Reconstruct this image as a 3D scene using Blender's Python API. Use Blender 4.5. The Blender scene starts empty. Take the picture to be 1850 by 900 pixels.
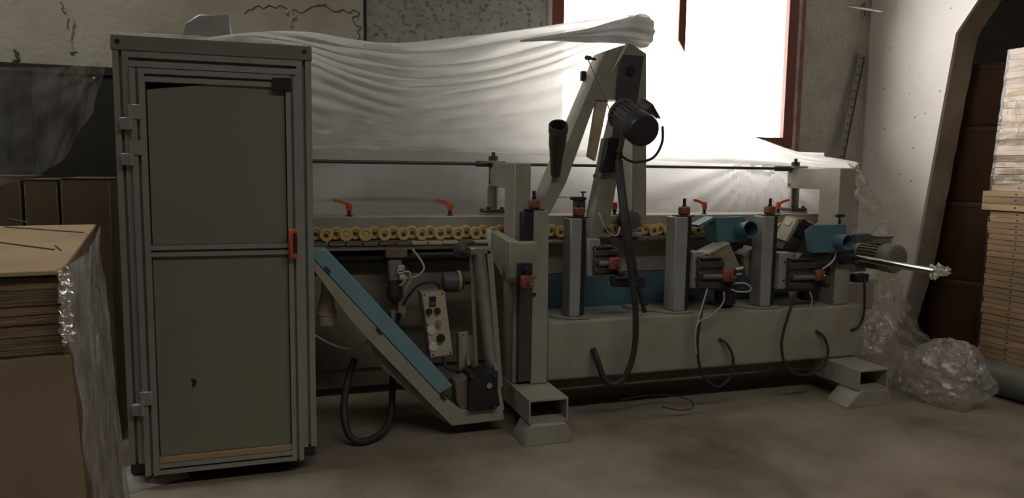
import bpy, bmesh, math, random
from mathutils import Vector, Matrix, noise
random.seed(7)
SC = bpy.context.scene
COL = SC.collection

# ------------------------------------------------------------------ camera
F_PX, YAW, PITCH, ROLL, CAM_H = 1340.0, math.radians(18.4), math.radians(6.2), math.radians(0.8), 1.5
_fw = Vector((math.sin(YAW)*math.cos(PITCH), math.cos(YAW)*math.cos(PITCH), -math.sin(PITCH)))
_rt0 = Vector((math.cos(YAW), -math.sin(YAW), 0))
_up0 = _rt0.cross(_fw)
_rt = _rt0*math.cos(ROLL) + _up0*math.sin(ROLL)
_up = _up0*math.cos(ROLL) - _rt0*math.sin(ROLL)
_o = Vector((0, 0, CAM_H))
cd = bpy.data.cameras.new('camera'); cam = bpy.data.objects.new('camera', cd); COL.objects.link(cam)
cd.sensor_fit = 'HORIZONTAL'; cd.sensor_width = 36.0; cd.lens = F_PX*36.0/1850.0; cd.clip_start = 0.05
M4 = Matrix((( _rt.x, _up.x, -_fw.x, _o.x), (_rt.y, _up.y, -_fw.y, _o.y), (_rt.z, _up.z, -_fw.z, _o.z), (0,0,0,1)))
cam.matrix_world = M4
SC.camera = cam

def at(x, y, Y=None, Z=None, X=None):
    """world point seen at a pixel of the photograph, on a plane of known depth / height / side"""
    d = _fw + _rt*((x-925)/F_PX) + _up*((450-y)/F_PX)
    if Y is not None: t = (Y-_o.y)/d.y
    elif Z is not None: t = (Z-_o.z)/d.z
    else: t = (X-_o.x)/d.x
    return _o + d*t

# ------------------------------------------------------------------ world, daylight, exposure
w = bpy.data.worlds.new('overcast_sky'); SC.world = w; w.use_nodes = True
bg = w.node_tree.nodes['Background']; bg.inputs[0].default_value = (1.0, 0.975, 0.935, 1); bg.inputs[1].default_value = 1.0
def portal(name, loc, direction, sx, sy):
    l = bpy.data.lights.new(name, 'AREA'); l.shape = 'RECTANGLE'; l.size = sx; l.size_y = sy
    l.cycles.is_portal = True
    o = bpy.data.objects.new(name, l); COL.objects.link(o)
    o.location = loc; o.rotation_euler = Vector(direction).to_track_quat('-Z', 'Y').to_euler()
WX0, WX1, WZ0, WZ1, YW = 2.22, 4.30, 1.80, 4.20, 5.5      # window opening and wall plane
portal('window_daylight', ((WX0+WX1)/2, YW+0.32, (WZ0+WZ1)/2), (0, -1, 0), WX1-WX0, WZ1-WZ0)
HX0, HX1, HY0, HZ = -9.0, 11.0, -9.0, 4.6                  # the hall
GX0, GX1, GY0, GY1 = -0.5, 4.5, -0.1, 0.4                 # narrow roof light over the aisle
LX0, LX1, LY0, LY1 = -3.6, -0.8, 3.5, 4.0                 # second roof light over the left-hand stores
portal('roof_daylight', ((LX0+LX1)/2, (LY0+LY1)/2, HZ+0.18), (0, 0, -1), LX1-LX0, LY1-LY0)
portal('roof_daylight', ((GX0+GX1)/2, (GY0+GY1)/2, HZ+0.18), (0, 0, -1), GX1-GX0, GY1-GY0)
vs = SC.view_settings
vs.view_transform = 'Standard'; vs.look = 'None'; vs.gamma = 1.0; vs.use_curve_mapping = False
vs.exposure = 3.88
SC.display_settings.display_device = 'sRGB'
SC.cycles.use_denoising = True
SC.cycles.max_bounces = 10; SC.cycles.diffuse_bounces = 5; SC.cycles.transparent_max_bounces = 16
SC.cycles.sample_clamp_indirect = 6.0

# ------------------------------------------------------------------ materials
MATS = {}
def mat(name, col, rough=0.6, metal=0.0, dirt=0.0, dcol=(0.10, 0.075, 0.05), scale=6.0, bump=0.0, bscale=60.0,
        spec=0.4, var=0.0, vcol=None, coords='Object', stretch=None, rnd=0.0):
    if name in MATS: return MATS[name]
    m = bpy.data.materials.new(name); m.use_nodes = True; MATS[name] = m
    N, L = m.node_tree.nodes, m.node_tree.links
    b = N['Principled BSDF']
    b.inputs['Roughness'].default_value = rough; b.inputs['Metallic'].default_value = metal
    b.inputs['Specular IOR Level'].default_value = spec
    b.inputs['Base Color'].default_value = (*col, 1)
    tc = N.new('ShaderNodeTexCoord'); src = tc.outputs[coords]
    if stretch:
        mp = N.new('ShaderNodeMapping'); mp.inputs['Scale'].default_value = stretch
        L.new(src, mp.inputs['Vector']); src = mp.outputs[0]
    out = None
    if var:
        n = N.new('ShaderNodeTexNoise'); n.inputs['Scale'].default_value = scale*0.5; n.inputs['Detail'].default_value = 4
        L.new(src, n.inputs['Vector'])
        mx = N.new('ShaderNodeMix'); mx.data_type = 'RGBA'
        v2 = vcol or tuple(c*(1-var) for c in col)
        mx.inputs['A'].default_value = (*col, 1); mx.inputs['B'].default_value = (*v2, 1)
        r = N.new('ShaderNodeMapRange'); r.inputs[1].default_value = 0.38; r.inputs[2].default_value = 0.66
        L.new(n.outputs['Fac'], r.inputs[0]); L.new(r.outputs[0], mx.inputs['Factor'])
        out = mx.outputs['Result']
    if dirt:
        n = N.new('ShaderNodeTexNoise'); n.inputs['Scale'].default_value = scale; n.inputs['Detail'].default_value = 8
        n.inputs['Roughness'].default_value = 0.65; L.new(src, n.inputs['Vector'])
        r = N.new('ShaderNodeMapRange'); r.inputs[1].default_value = 0.45; r.inputs[2].default_value = 0.75
        r.inputs[4].default_value = dirt
        L.new(n.outputs['Fac'], r.inputs[0])
        mx = N.new('ShaderNodeMix'); mx.data_type = 'RGBA'
        if out: L.new(out, mx.inputs['A'])
        else: mx.inputs['A'].default_value = (*col, 1)
        mx.inputs['B'].default_value = (*dcol, 1)
        L.new(r.outputs[0], mx.inputs['Factor']); out = mx.outputs['Result']
    if rnd:
        oi = N.new('ShaderNodeObjectInfo'); hs = N.new('ShaderNodeHueSaturation')
        r = N.new('ShaderNodeMapRange'); r.inputs[3].default_value = 1-rnd; r.inputs[4].default_value = 1+rnd
        L.new(oi.outputs['Random'], r.inputs[0]); L.new(r.outputs[0], hs.inputs['Value']); L.new(out, hs.inputs['Color']); out = hs.outputs[0]
    if out: L.new(out, b.inputs['Base Color'])
    if bump:
        n = N.new('ShaderNodeTexNoise'); n.inputs['Scale'].default_value = bscale; n.inputs['Detail'].default_value = 5
        L.new(src, n.inputs['Vector'])
        bp = N.new('ShaderNodeBump'); bp.inputs['Strength'].default_value = bump; bp.inputs['Distance'].default_value = 0.02
        L.new(n.outputs['Fac'], bp.inputs['Height']); L.new(bp.outputs[0], b.inputs['Normal'])
    return m

PAINT   = mat('machine_paint', (0.375, 0.35, 0.285), 0.5, dirt=0.45, dcol=(0.16, 0.12, 0.085), scale=4.5)
PAINTD  = mat('dusty_paint', (0.28, 0.25, 0.195), 0.7, dirt=0.6, dcol=(0.09, 0.065, 0.045), scale=3.5)
GREYP   = mat('grey_paint', (0.33, 0.335, 0.31), 0.45, dirt=0.4, dcol=(0.17, 0.14, 0.11), scale=6)
CABP    = mat('cabinet_panel', (0.225, 0.216, 0.163), 0.55, dirt=0.2, dcol=(0.16, 0.13, 0.09), scale=3)
CABTOP  = mat('cabinet_top', (0.22, 0.205, 0.165), 0.55, dirt=0.25, scale=5)
ALU     = mat('aluminium', (0.36, 0.36, 0.33), 0.42, 0.3, dirt=0.35, dcol=(0.16, 0.14, 0.11), scale=9)
STEEL   = mat('dark_steel', (0.11, 0.105, 0.10), 0.45, 0.6, dirt=0.4, dcol=(0.16, 0.12, 0.09), scale=10)
CHROME  = mat('chrome', (0.55, 0.55, 0.55), 0.2, 1.0)
GALV    = mat('galvanised', (0.5, 0.49, 0.45), 0.35, 0.8, dirt=0.3, scale=12)
BLACK   = mat('black_plastic', (0.022, 0.021, 0.024), 0.45, dirt=0.3, dcol=(0.09, 0.075, 0.06), scale=14)
RUBBER  = mat('black_rubber', (0.03, 0.028, 0.027), 0.6, dirt=0.4, dcol=(0.11, 0.09, 0.07), scale=12)
MOTOR   = mat('motor_grey', (0.10, 0.10, 0.11), 0.5, 0.2, dirt=0.4, dcol=(0.2, 0.17, 0.13), scale=12)
MOTORG  = mat('motor_green_grey', (0.23, 0.22, 0.175), 0.5, dirt=0.4, scale=10)
COWL    = mat('cowl_black', (0.04, 0.04, 0.05), 0.4, 0.3)
BLUE    = mat('blue_paint', (0.095, 0.19, 0.24), 0.5, dirt=0.3, dcol=(0.13, 0.13, 0.11), scale=6)
BLUEL   = mat('blue_cover', (0.20, 0.35, 0.41), 0.5, dirt=0.35, dcol=(0.16, 0.17, 0.15), scale=6)
ORANGE  = mat('orange_plastic', (0.62, 0.10, 0.035), 0.4)
REDC    = mat('red_indicator', (0.27, 0.075, 0.045), 0.5, dirt=0.4, dcol=(0.16, 0.09, 0.06), scale=20)
NYLON   = mat('nylon_yellow', (0.68, 0.50, 0.20), 0.5, dirt=0.4, dcol=(0.33, 0.2, 0.09), scale=30)
CREAM   = mat('cream_plastic', (0.55, 0.47, 0.35), 0.5, dirt=0.4, dcol=(0.2, 0.14, 0.09), scale=12)
WHITE   = mat('white_plastic', (0.72, 0.70, 0.64), 0.4, dirt=0.2, scale=12)
BROWNW  = mat('window_brown', (0.17, 0.055, 0.04), 0.55, dirt=0.2, scale=9)
CARD    = mat('cardboard', (0.42, 0.30, 0.175), 0.85, var=0.25, scale=5)
CARDE   = mat('cardboard_edge', (0.24, 0.165, 0.10), 0.9, var=0.5, scale=3, stretch=(3, 3, 60), bump=0.4, bscale=12)
CARDF   = mat('cardboard_flap', (0.25, 0.18, 0.11), 0.85, var=0.2, scale=4, bump=0.1, bscale=90)
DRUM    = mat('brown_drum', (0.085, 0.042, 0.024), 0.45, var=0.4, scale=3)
WOOD    = mat('pale_board', (0.40, 0.27, 0.15), 0.7, var=0.25, scale=6, stretch=(1, 1, 9), rnd=0.22)
PALLET  = mat('dark_pallet', (0.03, 0.03, 0.033), 0.6)
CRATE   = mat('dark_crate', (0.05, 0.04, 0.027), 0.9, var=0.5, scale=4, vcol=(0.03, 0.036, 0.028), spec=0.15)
DIMC   = mat('dim_carton', (0.17, 0.125, 0.08), 0.9, var=0.35, scale=4)  # cardboard darkened, the dimness under the film put into its colour
GREYPIPE= mat('grey_green_pipe', (0.13, 0.14, 0.12), 0.4, dirt=0.3, scale=8)
PINK    = mat('dusty_frame', (0.20, 0.155, 0.125), 0.75, dirt=0.5, scale=5)

def concrete(name, c1, c2, c3, sc=2.0, bump=0.5, bs=40, pits=0.0, rough=0.9, spec=0.25, speck=0.0):
    m = bpy.data.materials.new(name); m.use_nodes = True
    N, L = m.node_tree.nodes, m.node_tree.links
    b = N['Principled BSDF']; b.inputs['Specular IOR Level'].default_value = spec
    tc = N.new('ShaderNodeTexCoord')
    n1 = N.new('ShaderNodeTexNoise'); n1.inputs['Scale'].default_value = sc; n1.inputs['Detail'].default_value = 8; n1.inputs['Roughness'].default_value = 0.6
    n2 = N.new('ShaderNodeTexNoise'); n2.inputs['Scale'].default_value = bs; n2.inputs['Detail'].default_value = 6; n2.inputs['Roughness'].default_value = 0.7
    for n in (n1, n2): L.new(tc.outputs['Object'], n.inputs['Vector'])
    cr = N.new('ShaderNodeValToRGB'); e = cr.color_ramp.elements
    e[0].position = 0.33; e[0].color = (*c1, 1); e[1].position = 0.68; e[1].color = (*c3, 1)
    k = e.new(0.5); k.color = (*c2, 1)
    L.new(n1.outputs['Fac'], cr.inputs[0]); col = cr.outputs[0]
    if pits:
        v = N.new('ShaderNodeTexVoronoi'); v.inputs['Scale'].default_value = 9; v.inputs['Randomness'].default_value = 1
        L.new(tc.outputs['Object'], v.inputs['Vector'])
        r = N.new('ShaderNodeMapRange'); r.inputs[1].default_value = 0.05; r.inputs[2].default_value = 0.10
        r.inputs[3].default_value = pits; r.inputs[4].default_value = 0.0
        L.new(v.outputs['Distance'], r.inputs[0])
        mx = N.new('ShaderNodeMix'); mx.data_type = 'RGBA'; L.new(r.outputs[0], mx.inputs['Factor'])
        L.new(col, mx.inputs['A']); mx.inputs['B'].default_value = (0.12, 0.09, 0.07, 1); col = mx.outputs['Result']
    if speck:
        v = N.new('ShaderNodeTexNoise'); v.inputs['Scale'].default_value = 26; v.inputs['Detail'].default_value = 4; v.inputs['Roughness'].default_value = 0.6
        L.new(tc.outputs['Object'], v.inputs['Vector'])
        r = N.new('ShaderNodeMapRange'); r.inputs[1].default_value = 0.53; r.inputs[2].default_value = 0.66
        r.inputs[4].default_value = speck
        L.new(v.outputs['Fac'], r.inputs[0])
        mx = N.new('ShaderNodeMix'); mx.data_type = 'RGBA'; L.new(r.outputs[0], mx.inputs['Factor'])
        L.new(col, mx.inputs['A']); mx.inputs['B'].default_value = (0.13, 0.125, 0.11, 1); col = mx.outputs['Result']
    L.new(col, b.inputs['Base Color'])
    bp = N.new('ShaderNodeBump'); bp.inputs['Strength'].default_value = bump; bp.inputs['Distance'].default_value = 0.03
    L.new(n2.outputs['Fac'], bp.inputs['Height']); L.new(bp.outputs[0], b.inputs['Normal'])
    b.inputs['Roughness'].default_value = rough
    return m
WALLS = concrete('plaster_smooth', (0.44, 0.40, 0.31), (0.53, 0.49, 0.39), (0.60, 0.56, 0.46), 1.6, 0.4, 18)
WALLR = concrete('concrete_rough', (0.40, 0.385, 0.345), (0.49, 0.475, 0.43), (0.56, 0.545, 0.51), 5.0, 0.9, 30, spec=0.1, speck=0.75)
WALLC = concrete('concrete_corner', (0.42, 0.40, 0.36), (0.52, 0.50, 0.46), (0.60, 0.58, 0.55), 3.0, 0.7, 30, spec=0.1, speck=0.35)
PILLAR = concrete('pillar_white', (0.70, 0.665, 0.62), (0.78, 0.75, 0.715), (0.82, 0.80, 0.77), 1.3, 0.15, 22, pits=0.75)
PILLARF = concrete('pillar_front', (0.27, 0.245, 0.21), (0.36, 0.33, 0.29), (0.42, 0.39, 0.34), 3.0, 0.3, 22)  # darker tone for the pillar's front and core
FLOORM = concrete('floor_concrete', (0.135, 0.105, 0.075), (0.25, 0.21, 0.155), (0.34, 0.295, 0.225), 1.1, 0.08, 30, rough=0.55, spec=0.35)
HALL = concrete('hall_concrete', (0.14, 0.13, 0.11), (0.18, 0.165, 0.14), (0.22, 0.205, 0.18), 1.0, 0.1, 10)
MORTAR = concrete('mortar', (0.40, 0.30, 0.26), (0.55, 0.49, 0.45), (0.65, 0.60, 0.56), 6, 0.6, 30)
REDMORT = concrete('red_mortar', (0.25, 0.11, 0.08), (0.30, 0.15, 0.12), (0.36, 0.2, 0.16), 6, 0.6, 30)
DARKJ = mat('dark_joint', (0.13, 0.115, 0.095), 0.95)

def film(name, opacity, tcol=(0.86, 0.85, 0.83), transl=0.55, gloss=0.1, streak=3.0, var=0.25, grough=0.25, bump=0.25):
    m = bpy.data.materials.new(name); m.use_nodes = True
    N, L = m.node_tree.nodes, m.node_tree.links
    N.remove(N['Principled BSDF']); out = N['Material Output']
    tr = N.new('ShaderNodeBsdfTransparent'); tr.inputs[0].default_value = (0.96, 0.95, 0.93, 1)
    tl = N.new('ShaderNodeBsdfTranslucent'); tl.inputs[0].default_value = (*tcol, 1)
    df = N.new('ShaderNodeBsdfDiffuse'); df.inputs[0].default_value = (*tcol, 1)
    gl = N.new('ShaderNodeBsdfGlossy'); gl.inputs['Roughness'].default_value = grough; gl.inputs[0].default_value = (0.9, 0.9, 0.9, 1)
    m1 = N.new('ShaderNodeMixShader'); m1.inputs[0].default_value = transl
    L.new(df.outputs[0], m1.inputs[1]); L.new(tl.outputs[0], m1.inputs[2])
    tc = N.new('ShaderNodeTexCoord')
    n = N.new('ShaderNodeTexNoise'); n.inputs['Scale'].default_value = streak; n.inputs['Detail'].default_value = 6
    L.new(tc.outputs['Object'], n.inputs['Vector'])
    r = N.new('ShaderNodeMapRange'); r.inputs[1].default_value = 0.3; r.inputs[2].default_value = 0.7
    r.inputs[3].default_value = max(0.0, opacity-var); r.inputs[4].default_value = min(1.0, opacity+var)
    L.new(n.outputs['Fac'], r.inputs[0])
    m2 = N.new('ShaderNodeMixShader'); L.new(r.outputs[0], m2.inputs[0])
    L.new(tr.outputs[0], m2.inputs[1]); L.new(m1.outputs[0], m2.inputs[2])
    m3 = N.new('ShaderNodeMixShader'); m3.inputs[0].default_value = gloss
    L.new(m2.outputs[0], m3.inputs[1]); L.new(gl.outputs[0], m3.inputs[2])
    n2 = N.new('ShaderNodeTexNoise'); n2.inputs['Scale'].default_value = streak*6; n2.inputs['Detail'].default_value = 3
    L.new(tc.outputs['Object'], n2.inputs['Vector'])
    bp = N.new('ShaderNodeBump'); bp.inputs['Strength'].default_value = bump; bp.inputs['Distance'].default_value = 0.02
    L.new(n2.outputs['Fac'], bp.inputs['Height'])
    for s in (df, tl, gl): L.new(bp.outputs[0], s.inputs['Normal'])
    L.new(m3.outputs[0], out.inputs['Surface'])
    return m
FILM   = film('milky_film', 0.975, transl=0.6, gloss=0.05, var=0.02)
FILML  = film('milky_film_low', 0.86, (0.80, 0.79, 0.79), transl=0.62, gloss=0.04, var=0.06)
FILMC  = film('clear_film', 0.11, gloss=0.06, streak=5, var=0.10, grough=0.15)
FILMH  = film('crumpled_film', 0.34, (0.72, 0.68, 0.62), transl=0.5, gloss=0.14, streak=7, var=0.22, grough=0.18, bump=0.6)
FILMW  = film('wrap_film', 0.06, gloss=0.05, streak=12, var=0.14, grough=0.12)

FILMS  = film('side_film', 0.42, (0.85, 0.84, 0.82), gloss=0.22, streak=9, var=0.3, grough=0.25)
# ------------------------------------------------------------------ mesh building
ORG = {}
class MB:
    def __init__(s): s.v = []; s.f = []
    def _add(s, vs, fs):
        k = len(s.v); s.v += [Vector(p) for p in vs]; s.f += [tuple(i+k for i in f) for f in fs]; return s
    def box(s, x0, x1, y0, y1, z0, z1):
        if x0 > x1: x0, x1 = x1, x0
        if y0 > y1: y0, y1 = y1, y0
        if z0 > z1: z0, z1 = z1, z0
        return s._add([(x0,y0,z0),(x1,y0,z0),(x1,y1,z0),(x0,y1,z0),(x0,y0,z1),(x1,y0,z1),(x1,y1,z1),(x0,y1,z1)],
                      [(3,2,1,0),(4,5,6,7),(0,1,5,4),(1,2,6,5),(2,3,7,6),(3,0,4,7)])
    def obox(s, c, ax, ay, az, hx, hy, hz):
        c = Vector(c); ax, ay, az = Vector(ax).normalized()*hx, Vector(ay).normalized()*hy, Vector(az).normalized()*hz
        P = [c+ax*i+ay*j+az*k for k in (-1,1) for (i,j) in ((-1,-1),(1,-1),(1,1),(-1,1))]
        return s._add(P, [(3,2,1,0),(4,5,6,7),(0,1,5,4),(1,2,6,5),(2,3,7,6),(3,0,4,7)])
    def prism(s, poly, axis, a, b):
        def mk(p, t): return {'x': (t, p[0], p[1]), 'y': (p[0], t, p[1]), 'z': (p[0], p[1], t)}[axis]
        n = len(poly)
        return s._add([mk(p, a) for p in poly]+[mk(p, b) for p in poly],
                      [tuple(range(n)), tuple(range(2*n-1, n-1, -1))]+[(i, i+n, (i+1)%n+n, (i+1)%n) for i in range(n)])
    def loft(s, rings, closed=True, caps=True):
        n = len(rings[0]); vs = [p for r in rings for p in r]; fs = []
        for k in range(len(rings)-1):
            for i in range(n if closed else n-1):
                j = (i+1) % n
                fs.append((k*n+i, k*n+j, (k+1)*n+j, (k+1)*n+i))
        if caps and closed:
            fs.append(tuple(range(n-1, -1, -1))); fs.append(tuple(range((len(rings)-1)*n, len(rings)*n)))
        return s._add(vs, fs)
    def lathe(s, o, axis, prof, n=20, caps=True):
        o = Vector(o); a = Vector(axis).normalized(); u = a.orthogonal().normalized(); v = a.cross(u)
        return s.loft([[o+a*h+(u*math.cos(t)+v*math.sin(t))*r for t in [2*math.pi*i/n for i in range(n)]] for r, h in prof], True, caps)
    def cyl(s, p0, p1, r, r1=None, n=16):
        p0, p1 = Vector(p0), Vector(p1); d = p1-p0
        return s.lathe(p0, d, [(r, 0), (r if r1 is None else r1, d.length)], n)
    def tube(s, pts, r, n=8, sub=6):
        P = [Vector(p) for p in pts]; Q = []
        for i in range(len(P)-1):
            a, b, c, d = P[max(i-1,0)], P[i], P[i+1], P[min(i+2, len(P)-1)]
            for k in range(sub):
                t = k/sub
                Q.append(0.5*((2*b)+(c-a)*t+(2*a-5*b+4*c-d)*t*t+(3*b-a-3*c+d)*t**3))
        Q.append(P[-1]); rings = []; u = None
        for i, p in enumerate(Q):
            t = (Q[min(i+1, len(Q)-1)]-Q[max(i-1, 0)]).normalized()
            u = t.orthogonal().normalized() if u is None else (u-t*u.dot(t)).normalized()
            v = t.cross(u)
            rings.append([p+(u*math.cos(a)+v*math.sin(a))*r for a in [2*math.pi*k/n for k in range(n)]])
        return s.loft(rings)
    def grid(s, fn, nu, nv):
        vs = [fn(i/nu, j/nv) for j in range(nv+1) for i in range(nu+1)]
        return s._add(vs, [(j*(nu+1)+i, j*(nu+1)+i+1, (j+1)*(nu+1)+i+1, (j+1)*(nu+1)+i) for j in range(nv) for i in range(nu)])
    def build(s, name, m, parent=None, bevel=0.0, smooth=True, seg=1):
        off = ORG.get(parent.name, Vector((0,0,0))) if parent else Vector((0,0,0))
        me = bpy.data.meshes.new(name)
        me.from_pydata([tuple(p-off) for p in s.v], [], s.f); me.update()
        bm = bmesh.new(); bm.from_mesh(me)
        bmesh.ops.recalc_face_normals(bm, faces=bm.faces)
        if bevel:
            ed = [e for e in bm.edges if len(e.link_faces) == 2 and e.calc_face_angle(0) > 0.6]
            bmesh.ops.bevel(bm, geom=ed, offset=bevel, segments=seg, affect='EDGES', profile=0.6, clamp_overlap=True)
        bm.to_mesh(me); bm.free()
        if smooth:
            me.polygons.foreach_set('use_smooth', [True]*len(me.polygons)); me.set_sharp_from_angle(angle=0.65)
        me.materials.append(m)
        o = bpy.data.objects.new(name, me); COL.objects.link(o)
        if parent: o.parent = parent; ORG[o.name] = off
        return o
def tag(o, label=None, cat=None, group=None, kind=None):
    if label: o['label'] = label
    if cat: o['category'] = cat
    if group: o['group'] = group
    if kind: o['kind'] = kind
    return o
def thing(name, loc, label, cat, group=None):
    o = bpy.data.objects.new(name, None); COL.objects.link(o); o.location = loc; o.empty_display_size = 0.1
    ORG[o.name] = Vector(loc)
    return tag(o, label, cat, group)
def bx(name, m, par, *c, bevel=0.003): return MB().box(*c).build(name, m, par, bevel)
def fx(x, y, Y): return at(x, y, Y).x
def fz(x, y, Y): return at(x, y, Y).z
def rect(x0, y0, x1, y1, Y):
    return fx(x0, (y0+y1)/2, Y), fx(x1, (y0+y1)/2, Y), fz((x0+x1)/2, y1, Y), fz((x0+x1)/2, y0, Y)
def pxbox(name, m, par, x0, y0, x1, y1, Y, d, bevel=0.004):
    a, b, c, e = rect(x0, y0, x1, y1, Y); return bx(name, m, par, a, b, Y, Y+d, c, e, bevel=bevel)
def poly(pts, Y): return [(at(x, y, Y).x, at(x, y, Y).z) for x, y in pts]
def pxprism(name, m, par, pts, Y, d, bevel=0.0):
    return MB().prism(poly(pts, Y), 'y', Y, Y+d).build(name, m, par, bevel)
def pxtube(name, m, par, pts, r, n=8):       # pts: (px, py, Y)
    P = [at(a, b, c) for a, b, c in pts]
    for p in P: p.z = max(p.z, r+0.001)
    return MB().tube(P, r, n).build(name, m, par)
FWD = Vector((0, -1, 0))

# ================================================================== THE SETTING
fl = MB().box(HX0, HX1, HY0, YW+2.5, -0.15, 0).build('floor', FLOORM); tag(fl, 'dusty brown-grey concrete workshop floor', kind='structure')
ce = bpy.data.objects.new('ceiling', None); COL.objects.link(ce); ce.location = (0, 0, HZ); ORG['ceiling'] = Vector((0, 0, HZ)); tag(ce, kind='structure')
for c_ in ((HX0, LX0, HY0, YW+2.5), (LX0, LX1, HY0, LY0), (LX0, LX1, LY1, YW+2.5), (LX1, GX0, HY0, YW+2.5),
           (GX1, HX1, HY0, YW+2.5), (GX0, GX1, HY0, GY0), (GX0, GX1, GY1, YW+2.5)):
    MB().box(*c_, HZ, HZ+0.2).build('roof_slab', HALL, ce)
# back wall: plastered and rough cast panels round the window opening
wb = bpy.data.objects.new('wall_back', None); COL.objects.link(wb); wb.location = (0, YW, 0); ORG['wall_back'] = Vector((0, YW, 0)); tag(wb, kind='structure')
XJ = fx(660, 40, YW)
TH = 0.32
bx('plaster_panel', WALLS, wb, HX0, XJ-0.012, YW, YW+TH, 0, HZ, bevel=0.006)
bx('concrete_panel', WALLR, wb, XJ+0.012, WX0-0.10, YW-0.01, YW+TH, 0, HZ, bevel=0.006)
bx('joint', DARKJ, wb, XJ-0.02, XJ+0.02, YW+0.02, YW+TH-0.02, 0, HZ, bevel=0)
bx('sill_panel', WALLR, wb, WX0-0.10, WX1+0.16, YW, YW+TH, 0, WZ0-0.08, bevel=0.004)
bx('lintel_panel', WALLR, wb, WX0-0.10, WX1+0.16, YW, YW+TH, WZ1+0.08, HZ, bevel=0.004)
bx('corner_panel', WALLC, wb, WX1+0.16, HX1, YW, YW+TH, 0, HZ, bevel=0.004)
# ragged mortar seams and cracks standing proud of the plaster
def seam(pts, r, m, name):
    P = []
    for (a, b), (c, d) in zip(pts[:-1], pts[1:]):
        for k in range(4):
            t = k/4; P.append(at(a+(c-a)*t+random.uniform(-5, 5), b+(d-b)*t+random.uniform(-5, 5), YW-0.002))
    P.append(at(*pts[-1], YW-0.002))
    return MB().tube(P, r, 6, 2).build(name, m, wb)
seam([(575, 12), (615, 22), (650, 20), (640, 35), (652, 55), (646, 78)], 0.0035, DARKJ, 'crack')
seam([(110, 5), (118, 25), (128, 50), (122, 75), (140, 95)], 0.003, DARKJ, 'crack')
seam([(440, 20), (470, 14), (510, 10), (545, 20), (590, 8)], 0.003, DARKJ, 'crack')
seam([(28, 118), (30, 100), (26, 90)], 0.010, DARKJ, 'crack')
seam([(970, 0), (966, 20), (972, 45)], 0.0035, DARKJ, 'crack')
seam([(665, 60), (675, 66), (690, 56)], 0.003, DARKJ, 'crack')
seam([(520, 20), (530, 30), (524, 48)], 0.012, WALLS, 'plaster_ridge')
seam([(120, 15), (132, 50), (130, 95)], 0.014, WALLS, 'plaster_ridge')
# window 1
w1 = bpy.data.objects.new('window_1', None); COL.objects.link(w1); w1.location = ((WX0+WX1)/2, YW, WZ0); ORG['window_1'] = Vector(w1.location); tag(w1, 'tall brown-framed window blown out by daylight', kind='structure')
bx('frame_jamb', BROWNW, w1, WX0-0.10, WX0, YW-0.03, YW+0.02, WZ0-0.08, WZ1+0.08)
bx('frame_jamb', BROWNW, w1, WX1, WX1+0.10, YW-0.03, YW+0.02, WZ0-0.08, WZ1+0.08)
bx('frame_head', BROWNW, w1, WX0, WX1, YW-0.03, YW+0.02, WZ1, WZ1+0.08)
bx('frame_sill', BROWNW, w1, WX0, WX1, YW-0.03, YW+0.02, WZ0-0.08, WZ0)
mz = at(1225, 72, YW).z; ma = at(1226, 40, YW).x; mb_ = at(1239, 40, YW).x
MB().prism([(ma, mz), (mb_, mz-0.10), (mb_, WZ1), (ma, WZ1)], 'y', YW-0.01, YW+0.02).build('mullion', BROWNW, w1, 0.003)
GLASS = film('window_glass', 0.0, gloss=0.03, var=0.0, grough=0.05, bump=0.0)
for gx0, gx1 in ((WX0, (ma+mb_)/2), ((ma+mb_)/2, WX1)):
    MB().grid(lambda u, v: Vector((gx0+(gx1-gx0)*u, YW+0.024, WZ0+(WZ1-WZ0)*v)), 1, 1).build('pane', GLASS, w1)
# crumbling mortar beside the frame
t1 = MB().prism([(WX1+0.10, WZ0-0.15), (WX1+0.135, WZ0-0.15), (WX1+0.14, HZ), (WX1+0.10, HZ)], 'y', YW-0.02, YW+0.1).build('trim_1', MORTAR); tag(t1, kind='structure')
t2 = MB().prism([(WX1+0.135, WZ0-0.2), (WX1+0.185, WZ0-0.2), (WX1+0.175, HZ), (WX1+0.14, HZ)], 'y', YW-0.015, YW+0.1).build('trim_2', REDMORT); tag(t2, kind='structure')
t3 = bx('trim_3', MORTAR, None, WX0-0.135, WX0-0.10, YW-0.03, YW+0.1, WZ0-0.1, HZ); tag(t3, kind='structure')
# concrete pillar: flares into the room towards the roof
PXL = 5.2
e = [at(1598, 655, X=PXL), at(1650, 480, X=PXL), at(1727, 60, X=PXL), at(1767, 0, X=PXL)]
pil = bpy.data.objects.new('wall_pillar', None); COL.objects.link(pil); pil.location = (PXL, YW, 0); ORG['wall_pillar'] = Vector(pil.location); tag(pil, 'white roof pillar with a flared top in the far corner', kind='structure')
yb = e[0].y - (e[1].y-e[0].y)/(e[1].z-e[0].z)*e[0].z
side = [(YW, 0), (yb, 0), (e[1].y, e[1].z), (e[2].y, e[2].z), (e[3].y, e[3].z), (e[3].y-1.0, HZ), (YW, HZ)]
MB().prism(side, 'x', PXL, PXL+0.03).build('white_face', PILLAR, pil)
core = [(y+(0.004 if y < YW else 0), z) for y, z in side]
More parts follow.
